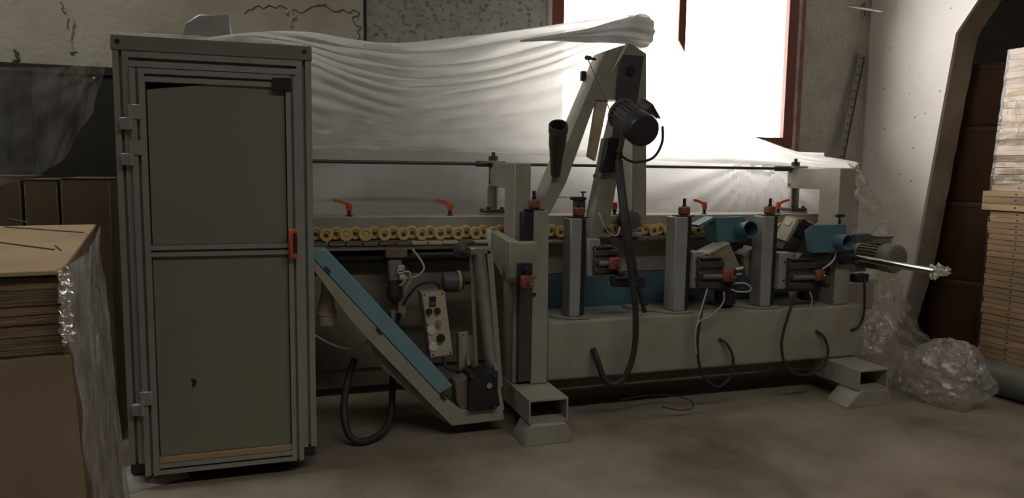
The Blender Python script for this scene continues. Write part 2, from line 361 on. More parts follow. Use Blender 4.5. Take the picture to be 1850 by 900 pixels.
# ragged right-hand edge of the darker front face
rings = []
for k in range(60):
    z = HZ*k/59
    for (y0, z0), (y1, z1) in zip(side[1:-1], side[2:]):
        if z0 <= z <= z1+1e-6 and z1 > z0: yf = y0+(y1-y0)*(z-z0)/(z1-z0); break
    rx = PXL+0.235+0.014*noise.noise(Vector((0, 0, z*9)))+0.01*noise.noise(Vector((3, 0, z*25)))
    rings.append([Vector((PXL+0.03, yf+0.004, z)), Vector((rx, yf+0.004, z)), Vector((rx, YW, z)), Vector((PXL+0.03, YW, z))])
MB().loft(rings).build('front_core', PILLARF, pil)
# the rest of the hall
for nm, c in dict(wall_left=(HX0-0.3, HX0, HY0, YW+TH, 0, HZ), wall_right=(HX1, HX1+0.3, HY0, YW+TH, 0, HZ)).items():
    tag(MB().box(*c).build(nm, HALL), kind='structure')
tag(MB().box(HX0, HX1, HY0-0.3, HY0, 0, HZ).build('wall_front', HALL), kind='structure')

# ================================================================== ELECTRICAL CABINET
CX0, CX1, CY = -0.617, 0.214, 3.65
cab = thing('electrical_cabinet', ((CX0+CX1)/2, CY, 0), 'tall grey switch cabinet framed in slotted aluminium profile, standing left of the machine', 'cabinet')
def vbar(name, par, x0, x1, z0, z1, y0, d=0.06):
    wd = (x1-x0)*0.40
    return MB().box(x0, x0+wd, y0, y0+d, z0, z1).box(x1-wd, x1, y0, y0+d, z0, z1).box(x0+wd, x1-wd, y0+0.030, y0+d, z0, z1).build(name, ALU, par)
def hbar(name, par, x0, x1, z0, z1, y0, d=0.06):
    wd = (z1-z0)*0.40
    return MB().box(x0, x1, y0, y0+d, z0, z0+wd).box(x0, x1, y0, y0+d, z1-wd, z1).box(x0, x1, y0+0.030, y0+d, z0+wd, z1-wd).build(name, ALU, par)
vbar('frame_post', cab, CX0, CX0+0.062, 0.125, 1.985, CY)
vbar('frame_post', cab, CX1-0.068, CX1, 0.125, 1.985, CY)
vbar('frame_post', cab, CX0, CX0+0.062, 0.125, 1.985, CY+0.50)
vbar('frame_post', cab, CX1-0.068, CX1, 0.125, 1.985, CY+0.50)
hbar('frame_rail', cab, CX0+0.062, CX1-0.068, 1.918, 1.985, CY)
bx('top_panel', CABTOP, cab, CX0-0.004, CX1+0.004, CY-0.006, CY+0.57, 1.986, 2.052)
bx('side_panel', CABP, cab, CX0+0.01, CX0+0.018, CY+0.06, CY+0.50, 0.13, 1.985)
bx('side_panel', CABP, cab, CX1-0.018, CX1-0.01, CY+0.06, CY+0.50, 0.13, 1.985)
bx('interior_shade', BLACK, cab, CX0+0.066, CX1-0.072, CY+0.062, CY+0.50, 0.14, 1.98)  # black block standing in for the shade inside the cabinet
for x in (CX0+0.004, CX1-0.064):
    for y in (CY+0.002, CY+0.502): bx('foot_cap', BLACK, cab, x, x+0.056, y, y+0.056, 0.078, 0.125)
for x, z in ((CX0+0.025, 2.022), (CX1-0.03, 2.026)): MB().cyl((x, CY-0.0065, z), (x, CY-0.012, z), 0.009).build('screw', BLACK, cab)
bx('plinth', BLACK, cab, CX0+0.12, CX1-0.16, CY+0.16, CY+0.48, 0.0, 0.139)
DX0, DX1, DY = CX0+0.066, CX1-0.062, CY-0.022
door = vbar('door', cab, DX0, DX0+0.060, 0.070, 1.912, DY, 0.04); door['label'] = 'aluminium framed cabinet door with two grey panels'
vbar('door_stile', door, DX1-0.055, DX1, 0.070, 1.912, DY, 0.04)
hbar('door_rail', door, DX0+0.060, DX1-0.055, 1.855, 1.912, DY+0.002, 0.038)
hbar('door_rail', door, DX0+0.060, DX1-0.055, 1.083, 1.134, DY+0.002, 0.038)
hbar('door_rail', door, DX0+0.060, DX1-0.055, 0.070, 0.120, DY+0.002, 0.038)
bx('sill_strip', CARD, door, DX0+0.060, DX1-0.055, DY+0.006, DY+0.03, 0.121, 0.150)
# upper panel sags away from the top rail and bows out of its groove
zt = lambda t: 1.822+0.034*min(1, t*2.2)
rings = [[Vector((DX0+0.066+(DX1-DX0-0.126)*t, DY+0.018+0.006*math.sin(math.pi*t), 1.136)), Vector((DX0+0.066+(DX1-DX0-0.126)*t, DY+0.018-0.006*math.sin(math.pi*t), zt(t))),
          Vector((DX0+0.066+(DX1-DX0-0.126)*t, DY+0.022-0.006*math.sin(math.pi*t), zt(t))), Vector((DX0+0.066+(DX1-DX0-0.126)*t, DY+0.022+0.006*math.sin(math.pi*t), 1.136))] for t in [k/12 for k in range(13)]]
MB().loft(rings).build('door_panel', CABP, door)
bx('door_panel', CABP, door, DX0+0.063, DX1-0.058, DY+0.018, DY+0.024, 0.151, 1.082)
hx, hz0, hz1 = DX1-0.052, fz(532, 466, DY), fz(532, 413, DY)
bx('door_handle', ORANGE, door, hx, hx+0.036, DY-0.03, DY-0.001, hz1-0.022, hz1, bevel=0.004)
bx('door_handle', ORANGE, door, hx, hx+0.036, DY-0.03, DY-0.001, hz0, hz0+0.022, bevel=0.004)
bx('handle_grip', ORANGE, door, hx, hx+0.017, DY-0.034, DY-0.012, hz0+0.004, hz1-0.004, bevel=0.004)
bx('handle_insert', BLACK, door, hx+0.017, hx+0.036, DY-0.022, DY-0.004, hz0+0.022, hz1-0.022, bevel=0.002)
bx('door_latch', BLACK, door, DX1-0.115, DX1-0.03, DY-0.012, DY-0.001, 1.84, 1.90)
for zc in (1.70, 1.545, 0.415):
    hg = bx('hinge', ALU, cab, CX0+0.022, CX0+0.066, DY-0.005, CY-0.001, zc-0.055, zc-0.002)
    bx('hinge_leaf', ALU, hg, DX0+0.004, DX0+0.042, DY-0.008, DY-0.001, zc-0.01, zc+0.055)
    MB().cyl((DX0+0.001, DY-0.006, zc-0.055), (DX0+0.001, DY-0.006, zc+0.055), 0.009, n=10).build('hinge_pin', ALU, hg)
MB().prism(poly([(345, 686), (352, 684), (356, 690), (352, 698), (346, 700), (349, 693)], DY+0.017), 'y', DY+0.0145, DY+0.0175).build('chip_mark', BLACK, door, 0)
MB().prism([(CX0-0.045, 1.885), (CX0-0.002, 1.885), (CX0-0.002, 1.925)], 'y', CY+0.3, CY+0.46).build('corner_plate', WHITE, cab)

a, b_ = at(217, 897, Z=0), at(345, 863, Z=0)
def wedge(name, label, cx, y0, y1, xb0, xb1, xt0, xt1, ztop, rot=0):
    o = MB().prism([(xb0, 0), (xb1, 0), (xb1, 0.012), (xt1, ztop), (xt0, ztop), (xb0, 0.012)], 'y', y0, y1).build(name, PAINT, None, 0.002)
    return tag(o, label, 'machine foot')
d_ = (b_-a); d_.z = 0; n_ = Vector((d_.y, -d_.x, 0)).normalized()
L_ = d_.length; u_ = d_.normalized()
mbw = MB()
for s_ in (0,):
    base = [a, b_, b_-n_*0.2, a-n_*0.2]
    q = [a+u_*0.04-n_*0.03, b_-u_*0.03-n_*0.03, b_-u_*0.03-n_*0.17, a+u_*0.04-n_*0.17]
    mbw.loft([base, [p+Vector((0, 0, 0.066)) for p in q]])
tag(mbw.build('levelling_foot', PAINT, None, 0.003), 'flat grey sloping-edged foot on the floor under the lower left corner of the cabinet', 'machine foot')

# ================================================================== MACHINE BASE
base = thing('machine_base', (2.0, 4.5, 0), 'long beige steel bed of the edge-working machine, on box-section feet', 'machine')
def foot(x0, x1):
    y0, y1, z0, z1, t = 3.70, 4.85, 0.11, 0.24, 0.010
    o = [(x0, z0), (x1, z0), (x1, z1), (x0, z1)]; i = [(x0+t, z0+t), (x1-t, z0+t), (x1-t, z1-t), (x0+t, z1-t)]
    m = MB(); R = [[Vector((p[0], y, p[1])) for p in pl] for pl, y in ((i, y1), (i, y0), (o, y0), (o, y1), (i, y1))]
    m.loft(R, True, False); return m.build('foot_tube', PAINT, base, 0)
foot(1.342, 1.573); foot(3.59, 3.825)
beam = MB().box(1.56, 3.895, 4.0, 4.40, 0.245, 0.607).build('bed_beam', PAINT, base, 0.022, seg=3)
for y in (597, 637, 679):
    p = at(981, y, 4.0); MB().cyl((p.x+0.01, 4.0, p.z), (p.x+0.01, 3.988, p.z), 0.013, n=8).build('bolt', BLACK, beam)
bx('lower_frame', PINK, base, 0.16, 3.60, 4.50, 4.62, 0.11, 0.235)
bx('lower_plate', PINK, base, 1.58, 3.58, 4.12, 4.48, 0.16, 0.24)
bz1 = fz(1130, 491, 4.42)
bx('blue_panel', BLUE, base, 1.46, 3.60, 4.42, 4.46, 0.56, bz1)
zt1 = fz(1130, 434, 4.42)
bx('upper_panel', PAINT, base, 1.46, 3.80, 4.42, 4.46, bz1+0.003, zt1)
bx('left_panel', PAINTD, base, 0.10, 1.455, 4.42, 4.46, 0.29, fz(700, 474, 4.42))
bx('skirt_panel', PAINTD, base, 0.10, 1.455, 4.45, 4.49, 0.17, 0.287)
bx('end_panel', PAINT, base, 3.80, 3.86, 4.40, 4.80, 0.25, 1.02)
# worktop seen between the posts
a0, a1, c0, c1 = rect(980, 404, 1070, 431, 4.36)
bx('dark_table', BLUE, base, a0, a1+0.3, 4.38, 4.41, c0, c1)
bx('worktop_edge', PAINT, base, 1.46, 3.80, 4.30, 4.415, zt1+0.002, zt1+0.02)
tag(MB().prism([(1.30, 0), (1.60, 0), (1.60, 0.012), (1.545, 0.108), (1.355, 0.108), (1.30, 0.012)], 'y', 3.655, 3.86).build('levelling_foot', PAINT, None, 0.002),
    'sloped grey floor block under the front of the left box-section foot', 'machine foot')
tag(MB().prism([(3.50, 0), (3.845, 0), (3.86, 0.012), (3.835, 0.108), (3.605, 0.108), (3.50, 0.012)], 'y', 3.69, 3.88).build('levelling_foot', PAINT, None, 0.002),
    'sloped grey floor block under the front of the right box-section foot', 'machine foot')

# ================================================================== ROLLER TRACK
RZ = 1.112
tr = thing('roller_track', (2.0, 4.45, 1.0), 'beige rail carrying a long double row of cream nylon pressure rollers', 'conveyor')
zr1 = fz(700, 392, 4.36)
rail = bx('rail_beam', PAINT, tr, 0.0, 3.86, 4.362, 4.62, RZ+0.012, zr1, bevel=0.004)
bx('roller_backing', PAINTD, tr, 0.0, 3.86, 4.375, 4.43, RZ-0.045, RZ+0.011)
r0 = MB().lathe((0, 0, 0), (0, -1, 0), [(0.006, 0.004), (0.013, 0.004), (0.016, 0.0), (0.021, 0.0), (0.023, 0.006), (0.036, 0.006), (0.0385, 0.003), (0.0385, -0.012), (0.03, -0.015)], 24).build('roller', NYLON, tr)
h0 = MB().lathe((0, 0, 0), (0, -1, 0), [(0.0135, -0.004), (0.0135, 0.006), (0.006, 0.010)], 12).build('roller_hub', STEEL, r0)
h0.parent = r0
def put_roller(x, y, z, first=[True], plain=False):
    if first[0]: r, h = r0, h0; first[0] = False
    else:
        r = r0.copy(); COL.objects.link(r); h = h0.copy(); COL.objects.link(h); h.parent = r; r.parent = tr
    r.location = Vector((x, y, z))-Vector(tr.location)
    r.rotation_euler = (0, random.uniform(0, 6), 0)
    h.location = (0, 0, 0) if not plain else (0, 0.012, 0)
r0.data.transform(Matrix.Translation(Vector(tr.location))); h0.data.transform(Matrix.Translation(Vector(tr.location)))
xs0 = fx(590, 424, 4.30); pitch = (fx(893, 417, 4.30)-xs0)/9.0
k = 0
while xs0+pitch*k < 3.85:
    x = xs0+pitch*k
    put_roller(x, 4.315, RZ-0.003+random.uniform(-.001, .001), plain=(k in (1, 2)))
    if x-pitch/2 > 0.2: put_roller(x-pitch*0.5, 4.345, RZ+0.004)
    k += 1
# wear pads and chain bed under the rollers
zb = RZ-0.045
x = 0.24
while x < 1.40:
    bx('chain_pad', CREAM if random.random() < .35 else PINK, tr, x, x+0.088, 4.28, 4.37, zb-0.022+random.uniform(-.002, .002), zb-0.002, bevel=0.003); x += 0.095
bx('chain_bed', PINK, tr, 0.10, 1.50, 4.29, 4.415, zb-0.050, zb-0.025)
bx('bed_lip', PAINTD, tr, 0.10, 0.82, 4.262, 4.288, zb-0.045, zb-0.037)
MB().cyl((0.10, 4.345, zb-0.092), (1.36, 4.345, zb-0.092), 0.036).build('drive_shaft', BLACK, tr)
x = 1.78
while x < 3.70:
    bx('chain_pad', PINK, tr, x, x+0.088, 4.28, 4.37, zb-0.022, zb-0.002); x += 0.095
# clamp levers along the rail
def lever(px, py, flip=1):
    p = at(px, py, 4.44); p.z = zr1
    g = MB().lathe(p, (0, 0, 1), [(0.022, 0), (0.022, 0.004), (0.011, 0.006), (0.011, 0.02), (0.014, 0.03)], 12).build('lever_stud', BLACK, rail)
    m = MB().lathe(p+Vector((0, 0, 0.028)), (0, 0, 1), [(0.013, 0), (0.019, 0.022), (0.017, 0.05), (0.010, 0.055)], 14)
    m.loft([[p+Vector((flip*-sx, sy, sz+h)) for sy, sz in ((-.008, -.009), (.008, -.009), (.008, .009), (-.008, .009))] for sx, h in ((0.0, 0.068), (0.035, 0.082), (0.072, 0.094), (0.088, 0.094))])
    m.build('clamp_lever', ORANGE, rail, 0.003)
for a_, f_ in ((631, 1), (813, 1), (1110, 1), (1272, 1), (1405, -1)): lever(a_, 389, f_)

# ================================================================== SUPPORT BRACKETS + GUIDE ROD
def bracket(x0, x1, zbot, label):
    br = thing('support_bracket', ((x0+x1)/2, 4.15, zbot), label, 'bracket')
    ar = MB().prism([(4.03, zbot), (4.22, zbot), (4.22, 1.385), (4.56, 1.385), (4.56, 1.53), (4.03, 1.53)], 'x', x0, x1).build('bracket_body', PAINT, br, 0.004)
    xc = (x0+x1)/2-0.03
    MB().box(xc-0.05, xc+0.06, 4.46, 4.58, 1.531, 1.545).build('cap_plate', PAINT, br, 0.002)
    MB().cyl((xc, 4.52, 1.546), (xc, 4.52, 1.575), 0.03).cyl((xc, 4.52, 1.575), (xc, 4.52, 1.60), 0.012).build('adjuster', STEEL, br)
    gp = MB().cyl((xc, 4.52, zr1+0.03), (xc, 4.52, 1.384), 0.036, n=20).build('guide_post', CHROME if x0 > 3 else GALV, br)
    bx('post_flange', STEEL, br, xc-0.068, xc+0.068, 4.452, 4.588, zr1+0.012, zr1+0.036)
    bx('flange_block', PAINT, br, xc-0.075, xc+0.075, 4.45, 4.59, zr1+0.001, zr1+0.011)
    for dx in (-.045, .045): MB().cyl((xc+dx, 4.47, zr1+.036), (xc+dx, 4.47, zr1+.05), 0.011, n=8).build('bolt', BLACK, br)
    for dz in (1.41, 1.505): MB().cyl((x0, 4.53, dz), (x0-.006, 4.53, dz), 0.008, n=8).build('bolt', BLACK, br)
    return br
bracket(1.352, 1.450, 0.242, 'beige angled bracket holding the guide rod beside the first control post')
bracket(3.640, 3.770, 0.609, 'beige angled bracket at the right end of the bed, film draped on its arm')
gr = thing('guide_rod', (1.9, 4.52, 1.46), 'long thin horizontal steel rod running above the rollers between the two brackets', 'rod')
MB().cyl((0.05, 4.52, 1.526), (1.345, 4.52, 1.526), 0.011).build('rod', STEEL, gr)
MB().cyl((1.455, 4.52, 1.526), (3.635, 4.52, 1.526), 0.010).build('rod', STEEL, gr)
MB().cyl((1.26, 4.52, 1.526), (1.351, 4.52, 1.526), 0.019).build('coupling', STEEL, gr)
MB().cyl((3.50, 4.52, 1.526), (3.638, 4.52, 1.526), 0.019).build('coupling', STEEL, gr)

# ================================================================== CONTROL POSTS WITH POSITION INDICATORS
def indicator(par, c, s=0.03, shaft=True):
    """a red digital position indicator pointing at the camera side"""
    x, y, z = c
    o = bx('position_indicator', REDC, par, x-s, x+s, y-0.045, y, z-s*1.05, z+s*1.05, bevel=0.007)
    MB().cyl((x+.004, y-0.045, z), (x+.004, y-0.075, z), 0.011, n=12).cyl((x+.004, y-0.075, z), (x+.004, y-0.10, z), 0.007, n=10).build('indicator_shaft', CHROME, o)
    return o
def topind(par, x, y, z):
    bx('cap_plate', BLACK, par, x-0.062, x+0.052, y-0.045, y+0.045, z+0.001, z+0.009)
    o = bx('top_indicator', REDC, par, x-0.030, x+0.030, y-0.028, y+0.028, z+0.010, z+0.062, bevel=0.007)
    MB().cyl((x, y, z+0.062), (x, y, z+0.072), 0.014, n=12).cyl((x, y, z+0.07), (x, y, z+0.112), 0.010, n=10).build('spindle', BLACK, o)
def unit(X0, X1, ztop, label, slide, red, motor=None, plate=None):
    Y = 4.02; zb = 0.622
    u = thing('control_post', ((X0+X1)/2, Y+0.05, 0.608), label, 'machine post', 'upright control posts on the bed')
    MB().prism([(X0-0.20, Y+0.30), (X0-0.12, Y+0.32), (X1+0.03, Y+0.12), (X1+0.045, Y+0.01), (X1+0.03, Y-0.012), (X0+0.01, Y-0.012), (X0-0.20, Y+0.22)], 'z', 0.6085, 0.6215).build('base_plate', PAINT, u, 0.002)
    MB().cyl((X0-0.10, Y+0.20, 0.622), (X0-0.10, Y+0.20, 0.632), 0.012, n=8).build('bolt', BLACK, u)
    MB().cyl((X0-0.05, Y+0.25, 0.622), (X0-0.05, Y+0.25, 0.632), 0.012, n=8).build('bolt', BLACK, u)
    bx('post', GREYP, u, X0, X1-0.022, Y, Y+0.115, zb, ztop, bevel=0.006)
    bx('slide_rail', BLACK, u, X1-0.0215, X1+0.006, Y+0.004, Y+0.10, zb+0.01, ztop-0.002)
    topind(u, X1-0.022, Y+0.055, ztop)
    a, b, c, d = rect(*plate, 4.0)
    ca = bx('carriage_plate', GREYP, u, max(a, X1+0.007), b, 3.99, 4.09, c, d, bevel=0.005)
    for dz in (.25, .75): MB().cyl((a+.05, 3.99, c+(d-c)*dz), (a+.05, 3.984, c+(d-c)*dz), 0.006, n=8).build('screw', BLACK, ca)
    a, b, c, d = rect(*slide, 3.95)
    sb = MB().box(a, b, 3.96, 4.10, c, d)
    for q in range(3):
        z0 = c+(d-c)*(0.08+0.32*q); sb.box(a-0.002, b, 3.945, 3.96, z0, z0+(d-c)*0.2)
    s_ = sb.build('slide_block', STEEL, u, 0.003)
    MB().cyl((a+.02, 3.944, (c+d)/2-.01), (b-.01, 3.93, (c+d)/2-.01), 0.016).build('spindle', PINK, s_)
    bx('slide_cover', STEEL, u, a, b-0.03, 3.94, 4.10, d+0.001, d+0.012)
    p = at(*red, 3.93); indicator(u, (p.x, 3.944, p.z), 0.034)
    bx('lock_block', BLACK, u, p.x+0.012, p.x+0.045, 3.87, 3.95, p.z-0.075, p.z-0.045)
    if motor:
        p = at(*motor, 4.13)
        MB().lathe((p.x, 4.14, 0.632), (0, 0, 1), [(0.055, 0), (0.07, 0.006), (0.07, p.z-0.632), (0.055, p.z-0.62)], 20).build('spindle_motor', BLACK, u)
    return u
unit(1.700, 1.795, 1.212, 'slim grey control post second from the left, behind the thick black hose', (1076, 448, 1116, 497), (1109, 476), None, (1056, 432, 1083, 500))
unit(2.400, 2.512, 1.216, 'grey control post left of the first blue hood, white cable below its slide', (1264, 468, 1308, 525), (1313, 498), (1312, 520), (1243, 455, 1268, 521))
unit(3.045, 3.152, 1.216, 'grey control post between the two blue hoods', (1427, 470, 1474, 526), (1478, 497), (1462, 522), (1403, 457, 1431, 522))
# first post stands on the left foot and carries a deep sloping carriage box
u1 = thing('control_post', (1.49, 4.0, 0.241), 'tall beige control post standing on the left box-section foot', 'machine post', 'upright control posts on the bed')
MB().prism([(1.452, 0.242), (1.556, 0.242), (1.548, 1.262), (1.455, 1.262)], 'y', 3.985, 4.10).build('post', PAINT, u1, 0.004)
bx('slide_rail', BLACK, u1, 1.385, 1.451, 3.975, 4.028, 0.93, 1.255)
bx('shadow_gap_strip', STEEL, u1, 1.375, 1.451, 3.99, 4.026, 0.26, 0.86)  # dark strip standing in for the shadowed gap left of the post
topind(u1, 1.47, 4.03, 1.262)
for y in (471, 532): 
    p = at(965, y, 3.985); MB().cyl((p.x, 3.985, p.z), (p.x, 3.975, p.z), 0.011, n=8).build('bolt', BLACK, u1)
cb = MB().prism([(3.90, 0.89), (3.90, 1.092), (4.40, 1.132), (4.40, 1.03), (4.30, 0.98), (3.97, 0.85)], 'x', 1.285, 1.345).build('carriage_box', PAINT, u1, 0.004)
MB().prism([(3.975, 0.86), (3.90, 0.89), (3.90, 1.085), (3.975, 1.09)], 'x', 1.346, 1.452).build('carriage_front', PAINT, u1, 0.004)
bx('painted_lit_edge', WHITE, cb, 1.272, 1.2845, 4.25, 4.42, 1.0, 1.13)  # white strip standing in for the light on the box edge
p = at(949, 486, 3.90); bx('indicator_base', BLACK, u1, p.x-0.05, p.x+0.035, 3.875, 3.899, p.z-0.09, p.z+0.035)
q = at(949, 508, 3.875); indicator(u1, (q.x, 3.874, q.z), 0.034)
MB().cyl((q.x+.005, 3.874, q.z+.065), (q.x+.005, 3.83, q.z+.06), 0.022, n=14).build('adjusting_knob', BLACK, u1)

# ================================================================== SANDING ARM (A-frame with motor)
sa = thing('sanding_arm', (1.95, 4.35, 1.15), 'tall beige A-shaped arm with a motor, rising in front of the window', 'machine arm')
fr = pxprism('arm_frame', PAINT, sa, [(967, 392), (990, 392), (1023, 330), (1078, 180), (1143, 180), (1143, 405), (1168, 405), (1168, 97), (1140, 78), (1118, 84), (1093, 93)], 4.28, 0.17, 0.004)
pxprism('cover_panel', CREAM, sa, [(1078, 181), (1099, 181), (1076, 291), (1062, 283)], 4.30, 0.03, 0.002)
pxprism('inner_leg', PAINT, sa, [(1062, 436), (1096, 436), (1118, 311), (1142, 190), (1117, 190), (1088, 311)], 4.14, 0.11, 0.004)
pxprism('motor_plate', STEEL, sa, [(1120, 98), (1164, 101), (1150, 195), (1112, 195)], 4.262, 0.014, 0.002)
pxprism('arm_base', STEEL, sa, [(1058, 432), (1105, 428), (1108, 452), (1058, 452)], 4.12, 0.16, 0.004)
p = at(1139, 127, 4.26); MB().cyl((p.x, 4.262, p.z), (p.x, 4.25, p.z), 0.032).build('plate_bolt', BLACK, sa)
pxprism('junction_box', BLACK, sa, [(1099, 248), (1121, 250), (1110, 312), (1087, 312)], 4.085, 0.054, 0.005)
pxprism('leg_edge', ALU, sa, [(1088, 250), (1091, 250), (1078, 325), (1075, 325)], 4.12, 0.018, 0)
for q_ in ((1075, 318), (1094, 415)):
    p = at(*q_, 4.14); MB().cyl((p.x, 4.14, p.z), (p.x, 4.125, p.z), 0.014, n=10).build('leg_bolt', BLACK, sa)
A, B = at(1124, 206, 4.15), at(1165, 238, 3.86); ax = (B-A).normalized()
def motor(par, A, B, r, m, mc, nf=22, flange=True, box=True, name='motor_body', boxm=None, boxdir=Vector((0, 0, 1)), grille=True):
    ax = (B-A).normalized(); L = (B-A).length; u = ax.orthogonal().normalized(); v = ax.cross(u)
    b = MB().lathe(A, ax, [(r*.55, 0), (r*1.0, 0.004), (r*1.0, L*.08), (r*.80, L*.1), (r*.80, L*.66)], 24)
    for k in range(nf):
        t = 2*math.pi*k/nf; d = u*math.cos(t)+v*math.sin(t)
        b.obox(A+ax*(L*.38)+d*(r*.88), ax, d, ax.cross(d), L*.27, r*.09, r*.028)
    o = b.build(name, m, par)
    prof = [(r*.97, L*.66), (r*1.02, L*.68), (r*1.02, L*.93), (r*.93, L*.985), (r*.80, L)]
    cw = MB().lathe(A, ax, prof, 28).build('fan_cowl', mc, o)
    if grille:
        g = MB()
        for ring in range(1, 6):
            n = ring*6
            for k in range(n):
                t = 2*math.pi*k/n; d = (u*math.cos(t)+v*math.sin(t))*(r*.14*ring)
                g.cyl(A+ax*(L-.001)+d, A+ax*(L+.0015)+d, r*.035, n=6)
        g.build('fan_grille', MOTOR if mc == COWL else BLACK, cw)
    if box:
        bd = (boxdir-ax*boxdir.dot(ax)).normalized()
        tb = MB().obox(A+ax*(L*.45)+bd*(r*1.12), ax, bd, ax.cross(bd), L*.20, r*.24, r*.5)
        tb.obox(A+ax*(L*.45)+bd*(r*1.40), ax, bd, ax.cross(bd), L*.23, r*.05, r*.58)
        tb.build('terminal_box', boxm or m, o, 0.003)
    return o
motor(sa, A, B, 0.098, MOTOR, COWL, boxdir=Vector((0.75, 0, 0.7)))
# stub of dust pipe on the left leg
a1, a2, a3 = at(1009, 226, 4.08), at(1007, 262, 4.16), at(1003, 322, 4.27)
sp = MB().lathe(a1, a2-a1, [(0.050, 0.0), (0.056, -0.003), (0.058, 0.0), (0.058, 0.045), (0.053, 0.05), (0.053, 0.14)], 20, caps=False)
sp.lathe(a1, a2-a1, [(0.050, 0.0), (0.045, 0.12)], 20, caps=False)
dr = a3-a2; sp.lathe(a2-dr*0.05, dr, [(0.053, 0), (0.045, 0.06), (0.030, 0.22)], 20)
sp.build('dust_spout', STEEL, sa)
pxtube('tie_wire', STEEL, sa, [(1062, 106, 4.26), (1072, 130, 4.22), (1090, 170, 4.18), (1104, 205, 4.12)], 0.003, 6)
p = at(1063, 105, 4.26); MB().cyl(p, at(1076, 107, 4.28), 0.008, n=8).cyl(at(1059, 104, 4.25), at(1066, 105, 4.265), 0.014, n=8).build('eye_bolt', STEEL, sa)
pxbox('limit_switch', BLACK, sa, 1051, 128, 1060, 146, 4.41, 0.03)
pxtube('motor_cable', RUBBER, sa, [(1197, 228, 3.93), (1196, 258, 3.93), (1180, 285, 3.95), (1150, 293, 4.0), (1130, 287, 4.05), (1112, 272, 4.08)], 0.008)
p = at(1115, 300, 4.07); MB().cyl(p, at(1122, 275, 4.06), 0.014, n=10).build('cable_gland', BLACK, sa)
# a length of rag / torn film hanging from the head
pxprism('film_shred', WHITE, sa, [(1132, 77), (1135, 79), (1122, 105), (1104, 132), (1119, 101)], 4.245, 0.006)

# ---------------------------------------------------------------- hoses and cables
CABLEW = mat('white_cable_sheath', (0.50, 0.48, 0.43), 0.5, dirt=0.3, scale=12)
def cable(name, label, pts, r, m=RUBBER, cat='cable', n=10):
    return tag(pxtube(name, m, None, pts, r, n), label, cat)
cable('black_hose', 'thick black hose drooping from the sanding arm into the bed beam', [(1116, 288, 4.05), (1119, 330, 3.98), (1127, 400, 3.86), (1138, 480, 3.85), (1148, 560, 3.86), (1146, 630, 3.87), (1130, 680, 3.88), (1107, 695, 3.89), (1089, 679, 3.92), (1079, 650, 3.95), (1071, 631, 3.994)], 0.018, cat='hose')
ho = at(1071, 631, 3.997); 
h2 = thing('hose_clamp', at(1135, 508, 3.90), 'black plastic bar with a hose stub, hanging beside the thick black hose', 'hose clamp')
pxprism('bar', BLACK, h2, [(1104, 499), (1112, 499), (1113, 505), (1166, 499), (1167, 519), (1107, 519)], 3.905, 0.03, 0.004)
pxtube('hose', RUBBER, h2, [(1121, 290, 4.05), (1126, 340, 3.99), (1137, 420, 3.94), (1150, 500, 3.93), (1158, 535, 3.93), (1165, 564, 3.93)], 0.014)
cable('dark_cable', 'dark cable looping below the post left of the first blue hood', [(1278, 522, 3.935), (1266, 570, 3.92), (1260, 630, 3.92), (1270, 678, 3.92), (1297, 699, 3.92), (1321, 678, 3.93), (1324, 645, 3.95), (1313, 622, 3.97), (1299, 612, 3.992)], 0.009)
cable('dark_cable', 'dark cable looping below the post between the blue hoods', [(1440, 525, 3.935), (1424, 570, 3.92), (1412, 620, 3.92), (1420, 660, 3.92), (1447, 678, 3.92), (1480, 668, 3.93), (1496, 640, 3.95), (1489, 610, 3.97), (1474, 598, 3.992)], 0.009)
cable('dark_cable', 'dark cable hanging in a hook below the chrome bar', [(1561, 500, 3.98), (1562, 530, 3.97), (1561, 565, 3.97), (1553, 588, 3.98), (1538, 597, 3.992)], 0.008)
cable('white_cable', 'thin white cable wandering over the bed below the first blue hood', [(1278, 522, 3.91), (1268, 555, 3.90), (1259, 590, 3.90)], 0.005, CABLEW)
cable('white_cable', 'thin white cable curling down from the slide beside the first blue hood', [(1308, 527, 3.90), (1306, 548, 3.90), (1285, 570, 3.91), (1264, 580, 3.90), (1256, 600, 3.89), (1258, 640, 3.90)], 0.0045, CABLEW)
cable('white_cable', 'small white cable loop right of the first red slide indicator below the blue hood', [(1328, 512, 3.85), (1345, 512, 3.85), (1356, 519, 3.85), (1352, 527, 3.85), (1332, 527, 3.86), (1322, 523, 3.86)], 0.005, CABLEW)
cable('white_cable', 'white cable rising from the red indicator to the second blue hood', [(1486, 486, 3.89), (1498, 478, 3.90), (1508, 466, 3.92), (1508, 456, 3.95), (1500, 459, 3.96)], 0.006, CABLEW)
cable('white_cable', 'short white cable hanging under the slide between the blue hoods', [(1463, 527, 3.90), (1467, 540, 3.90), (1464, 556, 3.92)], 0.0045, CABLEW)
cable('white_cable', 'white cable arching beside the foot of the sanding arm', [(1082, 384, 4.10), (1090, 405, 4.07), (1103, 424, 4.06), (1115, 425, 4.06), (1120, 412, 4.08)], 0.005, CABLEW)
cable('white_cable', 'thin white wire bridging from the rail to the spring valve behind the sanding arm', [(998, 360, 4.44), (1015, 356, 4.42), (1035, 358, 4.42)], 0.004, CABLEW)
cable('floor_wire', 'thin dark wire curled on the floor under the bed beam', [(1120, 723, 3.95), (1160, 716, 4.05), (1210, 714, 4.07), (1248, 724, 3.96), (1250, 738, 3.86), (1225, 741, 3.85), (1195, 735, 3.90)], 0.004)

